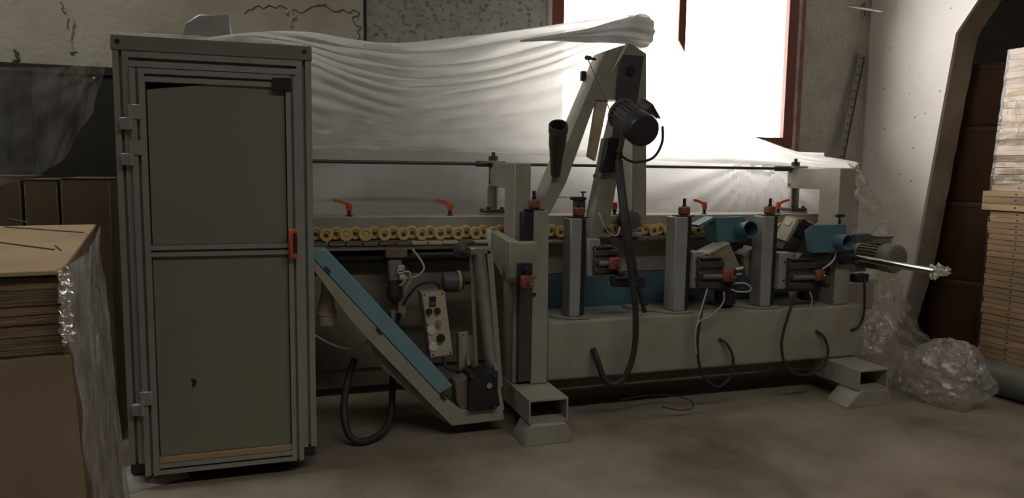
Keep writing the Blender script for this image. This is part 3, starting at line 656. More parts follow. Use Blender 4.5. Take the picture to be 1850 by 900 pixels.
# small valve between arm legs
va = thing('spring_valve', at(1045, 395, 4.24), 'small dark valve with a T-handle behind the second control post', 'valve')
pxbox('body', STEEL, va, 1040, 362, 1058, 384, 4.22, 0.05)
pxbox('head', BLACK, va, 1036, 356, 1060, 362, 4.21, 0.06)
p = at(1053, 356, 4.24); MB().cyl(p, p+Vector((0, 0, .03)), 0.006, n=8).cyl(p+Vector((-.015, 0, .03)), p+Vector((.02, 0, .03)), 0.006, n=8).build('handle', STEEL, va)
pxbox('stem', STEEL, va, 1044, 384, 1056, 431, 4.23, 0.03)

# small motor on the rail
sm = thing('feed_motor', at(1135, 425, 4.27), 'small round grey motor standing behind the black hoses', 'motor')
A, B = at(1128, 396, 4.30), at(1144, 396, 4.16)
motor(sm, A, B, 0.058, MOTOR, MOTOR, 16, box=False, grille=False)
MB().lathe(at(1140, 424, 4.26), (0, 0, 1), [(0.07, 0), (0.07, 0.012), (0.045, 0.02), (0.045, 0.05)], 18).build('motor_stand', GALV, sm)

# ================================================================== BLUE HOODS
def hood(label, front, tip, Y, d, mouth, root, r):
    x0, y0, x1, y1 = front
    h = thing('dust_hood', at((x0+x1)/2, y1, Y+d/2), label, 'dust hood', 'blue dust hoods')
    F = [at(x0, y0+2, Y), at(x1, y0, Y), at(x1+2, y1-4, Y), at(x0+3, y1, Y)]
    Bk = [at(tip, y0+12, Y+d), at(x1-20, y0, Y+d), at(x1-20, y1-10, Y+d), at(tip+6, y1-2, Y+d)]
    body = MB().loft([F, Bk]).build('hood_body', BLUE, h, 0.004)
    ro, mo = at(*root), at(*mouth)
    ax = mo-ro
    m = MB().lathe(ro, ax, [(r, -0.03), (r, ax.length), (r*.93, ax.length), (r*.93, 0.01), (0.002, 0.009)], 26, caps=False)
    m.build('spout', BLUE, h)
    return h, body
hA, bA = hood('blue sheet-metal dust hood with a round spout, left of the two', (1293, 391, 1347, 441), 1270, 4.10, 0.16, (1357, 414, 3.98), (1336, 417, 4.11), 0.052)
pxprism('hood_flange', BLUE, hA, [(1262, 407), (1290, 392), (1292, 396), (1266, 411)], 4.12, 0.10, 0)
pxprism('hood_base', BLACK, hA, [(1292, 443), (1345, 441), (1342, 449), (1294, 451)], 4.10, 0.10, 0.003)
hB, bB = hood('blue dust hood with a round spout and black T-knob, right of the two', (1466, 405, 1530, 458), 1452, 3.925, 0.10, (1532, 438, 3.85), (1514, 435, 3.93), 0.050)
kn = at(1517, 405, 3.96); k2 = at(1517, 392, 3.96)
MB().cyl(kn, k2, 0.008, n=8).obox(k2+Vector((0, 0, .008)), (1, 0, 0), (0, 1, 0), (0, 0, 1), .034, .012, .010).build('tee_knob', BLACK, hB, 0.003)
pxprism('hood_base', BLACK, hB, [(1450, 458), (1530, 459), (1530, 472), (1440, 470)], 3.955, 0.10, 0.003)
# working heads
tm = thing('tilted_motor', at(1435, 470, 4.17), 'tilted finned grey motor between the right post and second hood', 'motor')
c = at(1430, 428, 4.18); ang = math.radians(32)
ux = Vector((math.cos(ang), 0, math.sin(ang))); uz = Vector((-math.sin(ang)*-1, 0, math.cos(ang)))
uz = Vector((0.42, -0.1, 0.90)).normalized(); ux = Vector((0.90, 0.05, -0.42)).normalized(); uy = uz.cross(ux)
MB().obox(c, ux, uy, uz, 0.058, 0.055, 0.12).build('motor_body', STEEL, tm, 0.012)
m = MB()
for k in range(7): m.obox(c+uz*(0.02+0.018*k)+ux*0.02, ux, uy, uz, 0.062, 0.068, 0.004)
m.build('cooling_fins', STEEL, tm)
MB().obox(c-ux*0.066+uz*0.03, ux, uy, uz, 0.012, 0.06, 0.085).build('terminal_box', PAINT, tm, 0.004)
MB().obox(c-ux*0.072+uz*0.07-uy*0.0, ux, uy, uz, 0.012, 0.03, 0.02).build('name_plate', CREAM, tm, 0.002)
th = thing('tilted_gearbox', at(1310, 500, 4.08), 'tilted beige gearbox head under the first blue hood', 'machine head')
pxprism('housing', PAINTD, th, [(1280, 461), (1319, 441), (1339, 484), (1300, 500)], 4.02, 0.13, 0.006)
pxprism('top_plate', PAINT, th, [(1276, 459), (1318, 438), (1320, 441), (1280, 463)], 4.01, 0.14, 0.002)
p = at(1284, 462, 4.03); MB().cyl(at(1262, 458, 4.07), p, 0.024).build('shaft_housing', CREAM, th)
MB().cyl(at(1330, 487, 3.95), at(1343, 484, 3.93), 0.012).cyl(at(1330, 496, 3.95), at(1340, 495, 3.93), 0.008).build('grub_shafts', GALV, th)
tg = thing('tilted_gearbox', at(1355, 500, 4.12), 'beige gearbox corner peeking out left of the post between the hoods', 'machine head')
pxprism('housing', PAINTD, tg, [(1342, 462), (1362, 448), (1366, 500), (1348, 500)], 4.16, 0.10, 0.005)
pxprism('top_plate', PAINT, tg, [(1341, 460), (1362, 446), (1364, 449), (1345, 464)], 4.15, 0.10, 0)
th3 = thing('cutter_head', at(1480, 520, 4.1), 'dark layered cutter head under the second blue hood', 'machine head')
p = at(1478, 500, 4.10)
MB().lathe((p.x, 4.14, p.z), (0, 0, 1), [(0.05, -0.03), (0.075, -0.02), (0.075, 0.02), (0.06, 0.025), (0.06, 0.05), (0.09, 0.055), (0.09, 0.075), (0.05, 0.08)], 24).build('cutter', STEEL, th3)
pxbox('guard_plate', GREYP, th3, 1508, 462, 1516, 545, 4.02, 0.02, 0.002)

# right-hand motor
rm = thing('drive_motor', at(1600, 510, 4.2), 'grey-green electric motor sticking out at the right end of the machine', 'motor')
A = at(1560, 458, 4.29); B = A+Vector((0.01, -0.30, -0.005))
motor(rm, A, B, 0.102, MOTORG, MOTORG, 26)
pxprism('bearing_block', PAINTD, rm, [(1535, 440), (1560, 436), (1566, 490), (1538, 492)], 4.30, 0.10, 0.006)
pxprism('side_cover', MOTOR, rm, [(1546, 424), (1574, 422), (1578, 436), (1546, 440)], 4.10, 0.06, 0.004)
pxbox('switch_box', BLACK, rm, 1546, 496, 1570, 511, 4.10, 0.06)
pxbox('control_housing', PAINTD, rm, 1533, 512, 1578, 560, 4.06, 0.12)
pxbox('lock_nut', PAINT, rm, 1572, 506, 1586, 513, 4.08, 0.05)
rodr = thing('push_bar', at(1535, 463, 4.02), 'chrome bar pointing out to the right, its tip wrapped in clear film', 'bar')
r0_ = at(1537, 464, 4.02); r1_ = at(1690, 491, Z=r0_.z)
MB().cyl(r0_, r1_, 0.0205, n=18).build('bar', CHROME, rodr)
pxbox('bar_holder', BLACK, rodr, 1522, 452, 1544, 478, 3.985, 0.043)
dd = (r1_-r0_).normalized()
def wrapf(u, v):
    t = u*2*math.pi; L = -0.02+0.11*v; r = 0.03+0.012*math.sin(3*t+4*v)+0.02*noise.noise(Vector((math.cos(t)*2, math.sin(t)*2, v*6)))
    r *= (1.0 if v < .5 else 1.0-(v-.5)*1.1)
    uu = dd.orthogonal().normalized(); vv = dd.cross(uu)
    return r1_+dd*L+(uu*math.cos(t)+vv*math.sin(t))*r+Vector((0.02*max(0, v-.4), 0, 0.03*max(0, v-.4)))
MB().grid(wrapf, 20, 12).build('tip_wrap', FILMH, rodr, smooth=False)

# ================================================================== INCLINED BELT ARM (blue cover)
YB = 3.90
ba = thing('belt_arm', at(860, 765, YB), 'slanting belt arm with a light blue cover beside the cabinet', 'machine arm')
pxprism('blue_cover', BLUEL, ba, [(566, 452), (591, 452), (818, 697), (793, 712), (566, 467)], YB+0.012, 0.16, 0.003)
pxprism('channel', PAINT, ba, [(566, 469), (793, 714), (836, 742), (908, 736), (911, 759), (816, 770), (704, 655), (633, 580), (566, 488)], YB, 0.20, 0.003)
pxprism('side_cheek', PAINTD, ba, [(600, 520), (704, 657), (812, 764), (800, 762), (690, 665), (660, 600)], YB+0.05, 0.14, 0)
for q_ in ((685, 598), (592, 487), (800, 718)):
    p = at(q_[0], q_[1], YB); MB().obox(p+Vector((0, -.004, 0)), (1, 0, -1), (0, 1, 0), (1, 0, 1), .02, .006, .005).build('clip', BLACK, ba)
pxprism('end_frame', PAINT, ba, [(893, 660), (898, 660), (911, 740), (904, 742)], YB+0.01, 0.15, 0)
gm = MB().box(*rect(846, 672, 900, 742, YB-0.02)[:2], YB-0.03, YB+0.12, *rect(846, 672, 900, 742, YB-0.02)[2:]).build('gear_motor', BLACK, ba, 0.02, seg=2)
p = at(883, 696, YB-0.03); MB().cyl(p, p+FWD*0.014, 0.016).build('motor_shaft', CHROME, gm)
for q_ in ((852, 680), (894, 678), (893, 735), (852, 737)):
    p = at(q_[0], q_[1], YB-0.03); MB().cyl(p+Vector((0, .002, 0)), p+FWD*0.012, 0.010, n=8).build('motor_bolt', STEEL, gm)
pxprism('gear_housing', PINK, ba, [(822, 690), (846, 680), (848, 745), (834, 745), (826, 728)], YB+0.005, 0.12, 0.006)
MB().cyl(at(866, 456, YB+0.08), at(890, 676, YB+0.08), 0.036, n=18).build('belt_roller', GALV, ba)
MB().cyl(at(852, 458, YB+0.12), at(860, 660, YB+0.12), 0.012).build('side_rail', PAINTD, ba)
MB().prism(poly([(880, 454), (890, 452), (909, 700), (900, 702)], YB+0.05), 'y', YB+0.05, YB+0.08).build('side_rail', ALU, ba, 0.002)
pxbox('roller_bracket', GALV, ba, 851, 448, 887, 460, YB+0.05, 0.08)
MB().lathe(at(833, 452, 4.20), (0, -1, 0), [(0.05, 0), (0.05, 0.02), (0.03, 0.025), (0.03, 0.05), (0.012, 0.055), (0.012, 0.09)], 18).build('pulley', STEEL, ba)

# ================================================================== CONTROL BOX AND NEIGHBOURS
YC = 4.02
cb = thing('control_box', at(790, 645, YC+.05), 'cream push-button box with round black and white buttons, hanging mid-machine', 'control box')
pan = pxprism('box_body', PAINTD, cb, [(761, 529), (803, 526), (819, 641), (778, 648)], YC+0.006, 0.12, 0.004)
pxprism('front_plate', CREAM, cb, [(763, 530), (803, 527), (818, 640), (779, 646)], YC, 0.005, 0)
for (x, y, r, m_, dpt) in ((775, 563, .017, BLACK, .018), (790, 562, .017, BLACK, .016), (792, 583, .015, PAINTD, .03), (780, 597, .023, WHITE, .008), (796, 611, .022, BLACK, .022), (783, 627, .023, WHITE, .008)):
    p = at(x, y, YC)
    MB().lathe(p, FWD, [(r*1.15, 0.0), (r*1.15, 0.004), (r, 0.005), (r*.94, dpt)], 18).build('button', m_, cb)
q = pxbox('rocker_switch', BLACK, cb, 776, 536, 788, 554, YC-0.008, 0.0078, 0.002)
pxbox('rocker', REDC, q, 778, 546, 786, 552, YC-0.012, 0.0035, 0.001)
for x, y in ((767, 533), (799, 531), (814, 637), (782, 642), (772, 587)):
    p = at(x, y, YC); MB().cyl(p, p+FWD*.003, .005, n=8).build('screw', BLACK, cb)
cable('dark_cable', 'dark cable arching over the top of the push-button box', [(795, 524, 4.10), (792, 514, 4.09), (778, 510, 4.09), (755, 516, 4.10), (738, 535, 4.12), (728, 552, 4.14)], 0.008)
cable('dark_cable', 'dark cable sagging from the push-button box to the gear motor', [(800, 647, 4.06), (808, 664, 4.03), (830, 670, 4.0), (850, 662, 3.98), (858, 668, 3.93)], 0.010)
tb = thing('triangle_bracket', at(845, 685, 4.06), 'cream bracket plate with a triangular gusset right of the push-button box', 'bracket')
tp = pxprism('plate', CREAM, tb, [(828, 602), (845, 598), (847, 606), (860, 608), (864, 664), (836, 668)], 4.08, 0.012, 0.002)
g0, g1, g2 = at(842, 628, 4.08), at(838, 672, 4.08), at(858, 668, 4.08)
MB()._add([g0, g1, g2, at(846, 670, 4.0)], [(0, 1, 3), (0, 3, 2), (0, 2, 1), (1, 2, 3)]).build('gusset', CREAM, tb)
for x, y in ((836, 605), (855, 611), (857, 627), (859, 647)):
    p = at(x, y, 4.08); MB().cyl(p, p+FWD*.004, .006, n=8).build('screw', BLACK, tp)
bx('pivot_arm', PAINTD, tb, g1.x-0.05, g1.x-0.028, 4.0, 4.06, g1.z-0.02, g0.z+0.10)
dm = thing('dome_motor', at(815, 530, 4.15), 'dark domed motor with a pale ring above the push-button box', 'motor')
A, B = at(798, 510, 4.16), at(826, 509, 4.16)
MB().lathe(A, B-A, [(0.03, 0.0), (0.05, 0.008), (0.06, 0.03), (0.062, (B-A).length)], 24).build('motor_body', MOTOR, dm)
MB().lathe(B, B-A, [(0.062, 0), (0.066, 0.001), (0.066, 0.014), (0.05, 0.016)], 24).build('ring', CREAM, dm)
MB().lathe(B, B-A, [(0.05, 0.016), (0.05, 0.03), (0.02, 0.032), (0.018, 0.09)], 18).build('shaft', STEEL, dm)
cl = thing('pneumatic_clamp', at(715, 560, 4.25), 'dusty dark pneumatic clamp hanging below the roller track', 'clamp')
pxbox('mount', PINK, cl, 697, 450, 736, 466, 4.23, 0.07)
pxbox('cylinder_body', PAINTD, cl, 702, 466, 727, 510, 4.25, 0.08, 0.012)
p = at(715, 510, 4.25)
MB().lathe((p.x, 4.29, p.z-.10), (0, 0, 1), [(0.02, -0.03), (0.045, 0), (0.05, 0.03), (0.04, 0.10)], 16).build('lower_body', STEEL, cl)
pxbox('fitting', WHITE, cl, 719, 480, 731, 490, 4.22, 0.03, 0.003)
pxbox('fitting', WHITE, cl, 722, 497, 733, 506, 4.22, 0.03, 0.003)
cable('white_cable', 'white air line looping down from the roller track to the clamp', [(745, 450, 4.23), (760, 470, 4.20), (766, 486, 4.18), (752, 500, 4.18), (735, 502, 4.18), (728, 512, 4.18), (722, 516, 4.19)], 0.006, CABLEW)
cable('white_cable', 'white air line knotted round the clamp fittings', [(731, 485, 4.20), (722, 483, 4.18), (720, 494, 4.17), (738, 491, 4.16), (742, 505, 4.16), (733, 522, 4.17), (728, 534, 4.2)], 0.006, CABLEW)
kp = thing('keyhole_plate', at(720, 583, 4.3), 'small pale plate with a dark key shape below the clamp', 'plate')
pxprism('plate', PAINT, kp, [(706, 550), (732, 546), (735, 577), (707, 581)], 4.32, 0.012, 0.002)
p = at(720, 570, 4.31)
MB().cyl(p, p+FWD*.008, .018, n=14).obox(p+Vector((0, -.003, -.02)), (.3, 0, 1), (0, 1, 0), (1, 0, -.3), .025, .004, .007).build('key', BLACK, kp)
MB().tube([at(716, 535, 4.30), at(717, 550, 4.30), at(718, 562, 4.30)], 0.005, 6).build('chain', BLACK, kp)
cs = at(590, 510, 4.06)
tag(MB().lathe((cs.x, 4.07, fz(590, 587, 4.06)), (0, 0, 1), [(0.048, 0), (0.050, 0.004), (0.050, 0.055), (0.055, 0.058), (0.055, 0.066), (0.050, 0.068), (0.046, 0.09), (0.028, 0.19), (0.026, 0.24)], 24).build('dust_spout', CREAM), 'cream conical dust spout under the blue belt cover', 'dust spout')
cable('white_cable', 'grey-white cable sagging below the cream spout', [(560, 600, 4.05), (590, 618, 4.08), (620, 629, 4.10), (645, 628, 4.12), (665, 615, 4.15)], 0.006, CABLEW)
cable('black_hose', 'black hose looping down to the floor under the blue belt arm', [(712, 640, 4.20), (709, 700, 4.15), (706, 750, 4.08), (690, 782, 3.98), (655, 800, 3.92), (630, 785, 3.95), (621, 740, 4.02), (628, 690, 4.10), (640, 650, 4.20)], 0.02, cat='hose')

# ================================================================== PLASTIC SHEETS
def curve(pts):
    def f(t):
        n = len(pts)-1; s = min(max(t, 0), 1)*n; i = min(int(s), n-1); u = s-i
        a, b, c, d = [Vector(pts[min(max(i+q, 0), n)]) for q in (-1, 0, 1, 2)]
        return 0.5*((2*b)+(c-a)*u+(2*a-5*b+4*c-d)*u*u+(3*b-a-3*c+d)*u**3)
    return f
def lerp_rows(rows):
    cs_ = [curve([at(*p) for p in r]) for r in rows]
    def f(u, v):
        s = v*(len(cs_)-1); i = min(int(s), len(cs_)-2); q = s-i
        P = [cs_[min(max(i+k_, 0), len(cs_)-1)](u) for k_ in (-1, 0, 1, 2)]
        a, b, c, d = P
        return 0.5*((2*b)+(c-a)*q+(2*a-5*b+4*c-d)*q*q+(3*b-a-3*c+d)*q**3)
    return f
rows = [
 [(330, 76, 4.05), (450, 60, 4.25), (560, 62, 4.32), (650, 77, 4.40), (740, 80, 4.45), (860, 66, 4.45), (980, 50, 4.42), (1080, 36, 4.40), (1150, 28, 4.40)],
 [(330, 79, 4.10), (450, 68, 4.28), (560, 80, 4.36), (650, 105, 4.50), (740, 118, 4.58), (860, 108, 4.58), (980, 80, 4.50), (1080, 56, 4.46), (1162, 40, 4.46)],
 [(330, 84, 4.20), (450, 80, 4.32), (560, 98, 4.42), (650, 132, 4.58), (740, 150, 4.64), (860, 140, 4.62), (980, 112, 4.56), (1080, 75, 4.50), (1165, 58, 4.50)],
 [(340, 92, 4.25), (450, 92, 4.40), (560, 120, 4.52), (650, 156, 4.66), (740, 176, 4.72), (860, 164, 4.70), (980, 138, 4.62), (1080, 104, 4.56), (1155, 82, 4.54)],
 [(370, 120, 4.5), (460, 140, 4.55), (560, 170, 4.64), (650, 195, 4.72), (740, 210, 4.76), (860, 205, 4.75), (980, 190, 4.70), (1080, 180, 4.66), (1150, 170, 4.62)],
 [(380, 180, 4.6), (470, 200, 4.65), (560, 225, 4.70), (650, 238, 4.74), (740, 245, 4.78), (860, 243, 4.78), (980, 235, 4.75), (1080, 230, 4.72), (1150, 228, 4.68)],
 [(390, 250, 4.65), (480, 262, 4.68), (560, 270, 4.72), (650, 272, 4.75), (740, 273, 4.78), (860, 276, 4.79), (980, 281, 4.78), (1080, 284, 4.75), (1150, 286, 4.72)],
]
base_f = lerp_rows(rows)
def sheetA(u, v):
    p = base_f(u, v)
    k = math.sin(u*math.pi)
    am = 0.030*(1-0.75*min(1, v*1.6))*(0.35+0.65*k)
    p.y += am*math.sin(v*62+3.0*noise.noise(Vector((u*5, v*3, 0)))) 
    p.y += 0.020*noise.noise(Vector((u*9+v*4, v*5-u*3, 1.3)))+0.012*noise.noise(Vector((u*14+v*14, v*10-u*10, 4.3)))*(0.3+v)
    p.z += am*0.4*math.sin(v*62+1.2)
    return p
tag(MB().grid(sheetA, 150, 90).build('plastic_sheet', FILM), 'milky plastic sheet swagged from the cabinet top to the sanding arm', 'plastic sheet')
rowsB = [
 [(1135, 26, 4.26), (1180, 45, 4.36), (1235, 140, 4.50), (1320, 224, 4.60), (1390, 256, 4.60), (1450, 276, 4.50), (1510, 286, 4.35), (1547, 293, 4.20)],
 [(1142, 48, 4.38), (1178, 80, 4.48), (1240, 175, 4.62), (1322, 240, 4.66), (1390, 268, 4.64), (1450, 286, 4.56), (1510, 294, 4.42), (1549, 296, 4.32)],
 [(1148, 120, 4.52), (1185, 150, 4.60), (1245, 220, 4.70), (1325, 262, 4.70), (1390, 280, 4.68), (1440, 293, 4.64), (1490, 300, 4.62), (1545, 300, 4.60)],
 [(1148, 286, 4.72), (1190, 290, 4.74), (1250, 293, 4.76), (1325, 296, 4.76), (1390, 299, 4.74), (1440, 302, 4.72), (1490, 304, 4.70), (1540, 305, 4.68)],
]
fB = lerp_rows(rowsB)
def sheetB(u, v):
    p = fB(u, v); p.y += 0.016*math.sin(v*26+4*u)+0.02*noise.noise(Vector((u*8+v*5, v*7, 7)))*(0.3+v); return p
tag(MB().grid(sheetB, 90, 50).build('plastic_sheet', FILM), 'plastic sheet sagging from the top of the sanding arm to the right bracket', 'plastic sheet')
ZL0, ZL1 = 0.95, 1.66
def sheetC(u, v):
    X = 0.0+4.25*u; z = ZL1+(ZL0-ZL1)*v
    Y = 4.86+0.02*math.sin(X*5+v*2)+0.03*noise.noise(Vector((X*2, v*2, 2)))
    # pulled folds fanning out from the right bracket
    dx, dz = X-3.62, z-1.62
    an = math.atan2(dz, dx); Y += 0.014*math.sin(an*26)*math.exp(-(dx*dx)/1.0)
    return Vector((X, Y, z))
tag(MB().grid(sheetC, 110, 40).build('plastic_sheet', FILML), 'flat grey plastic sheet hanging behind the rollers below window height', 'plastic sheet')
# film over the cabinet top and fanning off to the left
rowsD = [
 [(565, 62, 4.30), (480, 52, 4.20), (400, 46, 4.0), (310, 46, 3.9), (230, 56, 3.78), (200, 62, 3.75), (160, 96, 3.9), (120, 118, 4.1), (60, 118, 4.3), (-40, 118, 4.5)],
 [(565, 72, 4.28), (480, 66, 4.10), (400, 56, 3.9), (310, 52, 3.8), (230, 60, 3.70), (200, 72, 3.68), (162, 118, 3.85), (120, 140, 4.0), (60, 150, 4.2), (-40, 170, 4.4)],
 [(565, 84, 4.26), (480, 76, 3.95), (400, 70, 3.75), (310, 64, 3.68), (230, 62, 3.64), (196, 90, 3.72), (160, 150, 3.85), (110, 190, 4.0), (50, 230, 4.2), (-40, 260, 4.4)],
]
rowsE = [
 [(206, 64, 3.66), (190, 76, 3.72), (168, 98, 3.85), (140, 116, 4.0), (90, 122, 4.2), (30, 121, 4.35), (-40, 119, 4.5)],
 [(203, 72, 3.68), (186, 100, 3.74), (166, 124, 3.84), (136, 150, 3.95), (85, 175, 4.15), (25, 185, 4.3), (-40, 190, 4.45)],
 [(198, 84, 3.72), (182, 130, 3.78), (160, 165, 3.85), (125, 210, 3.95), (75, 245, 4.1), (15, 260, 4.25), (-40, 270, 4.4)],
 [(192, 100, 3.80), (176, 175, 3.84), (150, 230, 3.88), (110, 290, 3.95), (60, 320, 4.05), (0, 335, 4.2), (-40, 340, 4.3)],
]
fE = lerp_rows(rowsE)
def sheetE(u, v):
    p = fE(u, v); p.y += 0.025*math.sin(u*30+2*noise.noise(Vector((u*3, v*2, 1))))*(0.15+v) + 0.02*noise.noise(Vector((u*6, v*6, 3))); return p
tag(MB().grid(sheetE, 70, 40).build('plastic_sheet', FILMC), 'clear film fanning out in folds from the top left corner of the cabinet', 'plastic sheet')
def sheetT(u, v):
    X = CX0-0.02+(CX1+0.0-CX0)*u; Y = CY+0.02+0.56*v
    h = 0.010+0.035*max(0, math.sin(u*math.pi))*v+0.02*abs(noise.noise(Vector((u*6, v*4, 2))))
    return Vector((X, Y, 2.054+h))
tag(MB().grid(sheetT, 40, 20).build('plastic_sheet', FILMH), 'crinkled film lying flat on the cabinet top', 'plastic sheet')
# bunch over the top of the arm
bun = curve([at(940, 74, 4.44), at(1000, 68, 4.42), at(1060, 64, 4.40), at(1110, 57, 4.37), at(1145, 54, 4.35), at(1166, 59, 4.34), at(1173, 65, 4.34)])
def cap(u, v):
    c_ = bun(v); t = u*2*math.pi
    rz = (0.006+0.088*min(1, v/0.7)**1.3)*(1 if v < .8 else math.sqrt(max(0.0, 1-((v-.8)/.2)**2)))
    f = 1+0.10*math.sin(9*t+5*noise.noise(Vector((v*2, 0, 0))))+0.12*noise.noise(Vector((math.cos(t)*2, math.sin(t)*2, v*4)))
    return c_+Vector((0.25*rz*math.sin(t)*f*0.3, 1.15*rz*math.cos(t)*f, rz*math.sin(t)*f))
tag(MB().grid(cap, 60, 36).build('plastic_sheet', film('bunched_film', 0.92, (0.62, 0.61, 0.60), transl=0.35, gloss=0.10, streak=5, var=0.12)), 'plastic bunched up over the peak of the sanding arm', 'plastic sheet')
# right-hand fall: down from the bracket to the floor
rowsF = [
 [(1530, 296, 4.40), (1543, 294, 4.28), (1549, 297, 4.20)],
 [(1540, 325, 4.45), (1556, 322, 4.32), (1570, 328, 4.22)],
 [(1546, 365, 4.48), (1570, 362, 4.36), (1592, 366, 4.26)],
 [(1546, 408, 4.48), (1578, 402, 4.40), (1608, 398, 4.32)],
 [(1548, 450, 4.50), (1582, 440, 4.45), (1606, 428, 4.42)],
 [(1556, 500, 4.50), (1590, 500, 4.46), (1624, 496, 4.50)],
 [(1560, 550, 4.46), (1600, 545, 4.42), (1640, 545, 4.50)],
 [(1572, 590, 4.32), (1618, 585, 4.34), (1660, 590, 4.48)],
 [(1585, 620, 4.18), (1635, 615, 4.10), (1690, 618, 4.35)],
 [(1600, 662, 4.05), (1650, 650, 3.92), (1720, 640, 4.12)],
 [(1600, 712, 3.95), (1650, 715, 3.82), (1720, 690, 3.90)],
]
fF = lerp_rows(rowsF)
def sheetF(u, v):
    p = fF(u, v); q_ = p*9
    p.y += 0.07*(0.3-abs(noise.noise(q_*0.7)))+0.035*(0.3-abs(noise.noise(q_*1.9))); p.x += 0.035*noise.noise(q_*1.3+Vector((5, 0, 0))); p.z += 0.02*noise.noise(q_*2+Vector((0, 9, 0)))
    p.z = max(p.z, 0.004); return p
tag(MB().grid(sheetF, 60, 150).build('plastic_sheet', FILMH), 'crumpled film falling from the right bracket to the floor', 'plastic sheet')
# the bundle on the floor
hc = at(1735, 700, Z=0.12)
hp2 = at(1768, 748, Z=0)
def crease(d):
    return 0.20*(0.35-abs(noise.noise(d*2.6)))+0.13*(0.3-abs(noise.noise(d*5.7+Vector((4, 0, 0)))))+0.07*(0.3-abs(noise.noise(d*13)))
def heap(u, v):
    t = u*2*math.pi; ph = v*math.pi
    d = Vector((math.cos(t)*math.sin(ph), math.sin(t)*math.sin(ph), math.cos(ph)))
    r = 1+0.22*noise.noise(d*1.6+Vector((3, 1, 0)))+crease(d)
    p = Vector((hp2.x+d.x*0.20*r, hp2.y+0.24+d.y*0.25*r, 0.185+d.z*0.215*r)); p.z = max(0.003, p.z); return p
tag(MB().grid(heap, 90, 60).build('plastic_bundle', FILMH), 'crumpled bundle of film lying on the floor beside the right foot', 'plastic bundle')
def heap2(u, v):
    t = u*2*math.pi; ph = v*math.pi
    d = Vector((math.cos(t)*math.sin(ph), math.sin(t)*math.sin(ph), math.cos(ph)))
    r = 1+0.25*noise.noise(d*1.8)+crease(d+Vector((7, 0, 0)))
    p = Vector((4.02+d.x*0.19*r, 4.10+d.y*0.22*r, 0.22+d.z*0.26*r)); p.z = max(0.003, p.z); return p
tag(MB().grid(heap2, 80, 50).build('plastic_bundle', FILMH), 'crumpled film bundle half hidden under the falling sheet', 'plastic bundle')
tag(bx('dark_box', STEEL, None, 3.92, 4.10, 4.40, 4.62, 0.0, 0.42), 'dark box glimpsed behind the film at the right end of the bed', 'box')

# galvanised duct poking up behind the cabinet
dk = thing('duct_elbow', (-0.15, 4.35, 2.0), 'galvanised duct end poking up behind the cabinet under film', 'duct')
pts = [at(335, 47, 4.32), at(362, 31, 4.32), at(415, 32, 4.32), at(419, 60, 4.32), at(420, 75, 4.32), at(330, 75, 4.32)]
MB().prism([(p.x, p.z) for p in pts], 'y', 4.24, 4.46).build('duct', GALV, dk, 0.006)
bx('duct_leg', GALV, dk, pts[0].x, pts[3].x, 4.25, 4.45, 0.0, pts[4].z-0.002)

# ================================================================== CARDBOARD STACK (front left)
cz = 1.266
c0 = at(107, 487, Z=cz)
an = math.radians(8)
sd = Vector((-math.sin(an), math.cos(an), 0)); fd = Vector((-math.cos(an), -math.sin(an), 0))
cs_ = thing('cardboard_stack', (c0.x-0.4, c0.y+0.5, 0), 'tall stack of flat cardboard sheets wrapped in film, front left', 'cardboard')
LW, LD = 1.1, 1.36
def quad(o, z0, z1, w, d, dx=0.0, dy=0.0):
    b = [o+fd*(-dx)+sd*dy, o+fd*w+sd*dy, o+fd*w+sd*(d+dy), o+fd*(-dx)+sd*(d+dy)]
    return [[Vector((p.x, p.y, z0)) for p in b], [Vector((p.x, p.y, z1)) for p in b]]
o0 = Vector((c0.x, c0.y, 0))
m = MB(); z = 0.02
while z < cz-0.022:
    t = min(0.0068, cz-0.012-z); lean = 0.055*max(0, (1.02-z)/1.02) + (0.012 if z < 1.08 else 0)
    m.loft(quad(o0, z, z+t*0.93, LW, LD, lean+random.uniform(-.002, .002), random.uniform(-.0018, .0018))); z += t
sh = m.build('sheet_layers', CARDE, cs_, smooth=False); sh['kind'] = 'stuff'
m = MB(); m.loft(quad(o0, cz-0.011, cz, LW, LD, 0.004, -0.01)); top = m.build('top_sheet', CARD, cs_, 0.002)
for q0, q1 in (((0, 438), (98, 451)), ((100, 444), (110, 452))):
    a, b = at(*q0, Z=cz+.002), at(*q1, Z=cz+.002); MB().cyl(a, b, 0.0022, n=6).build('score_line', DARKJ, top)
a, b = at(0, 412, Z=cz+.002), at(140, 405, Z=cz+.002); 
MB().cyl(at(15, 395, Z=cz+.002), at(50, 402, Z=cz+.002), 0.003, n=6).build('score_line', DARKJ, top)
MB().cyl(at(8, 410, Z=cz+.002), at(150, 420, Z=cz+.002), 0.0022, n=6).build('score_line', DARKJ, top)
fl_ = [Vector((p.x, p.y, 0))-sd*0.012 for p in (o0-fd*0.066, o0+fd*0.16)]
ft = [Vector((p.x, p.y, 1.075))-sd*0.012 for p in (o0-fd*0.014, o0+fd*0.24)]
m = MB().loft([[fl_[0]+Vector((0, 0, .02)), fl_[1]+Vector((0, 0, .02)), fl_[1]+sd*0.006+Vector((0, 0, .02)), fl_[0]+sd*0.006+Vector((0, 0, .02))], [ft[0], ft[1], ft[1]+sd*.006, ft[0]+sd*.006]])
m.build('front_flap', CARDF, cs_)
def wrapside(u, v):
    z = 0.0+1.262*(1-v); lean = 0.055*max(0, (1.02-z)/1.02)+(0.012 if z < 1.08 else 0.004)
    p = o0-fd*(lean+0.012+0.010*noise.noise(Vector((u*14, z*2.5, 0)))+0.012*noise.noise(Vector((u*5+z*4, z*6-u*3, 5)))+0.01*math.sin(u*3.1)) + sd*(u*(LD+0.02)-0.012)
    return Vector((p.x, p.y, z))
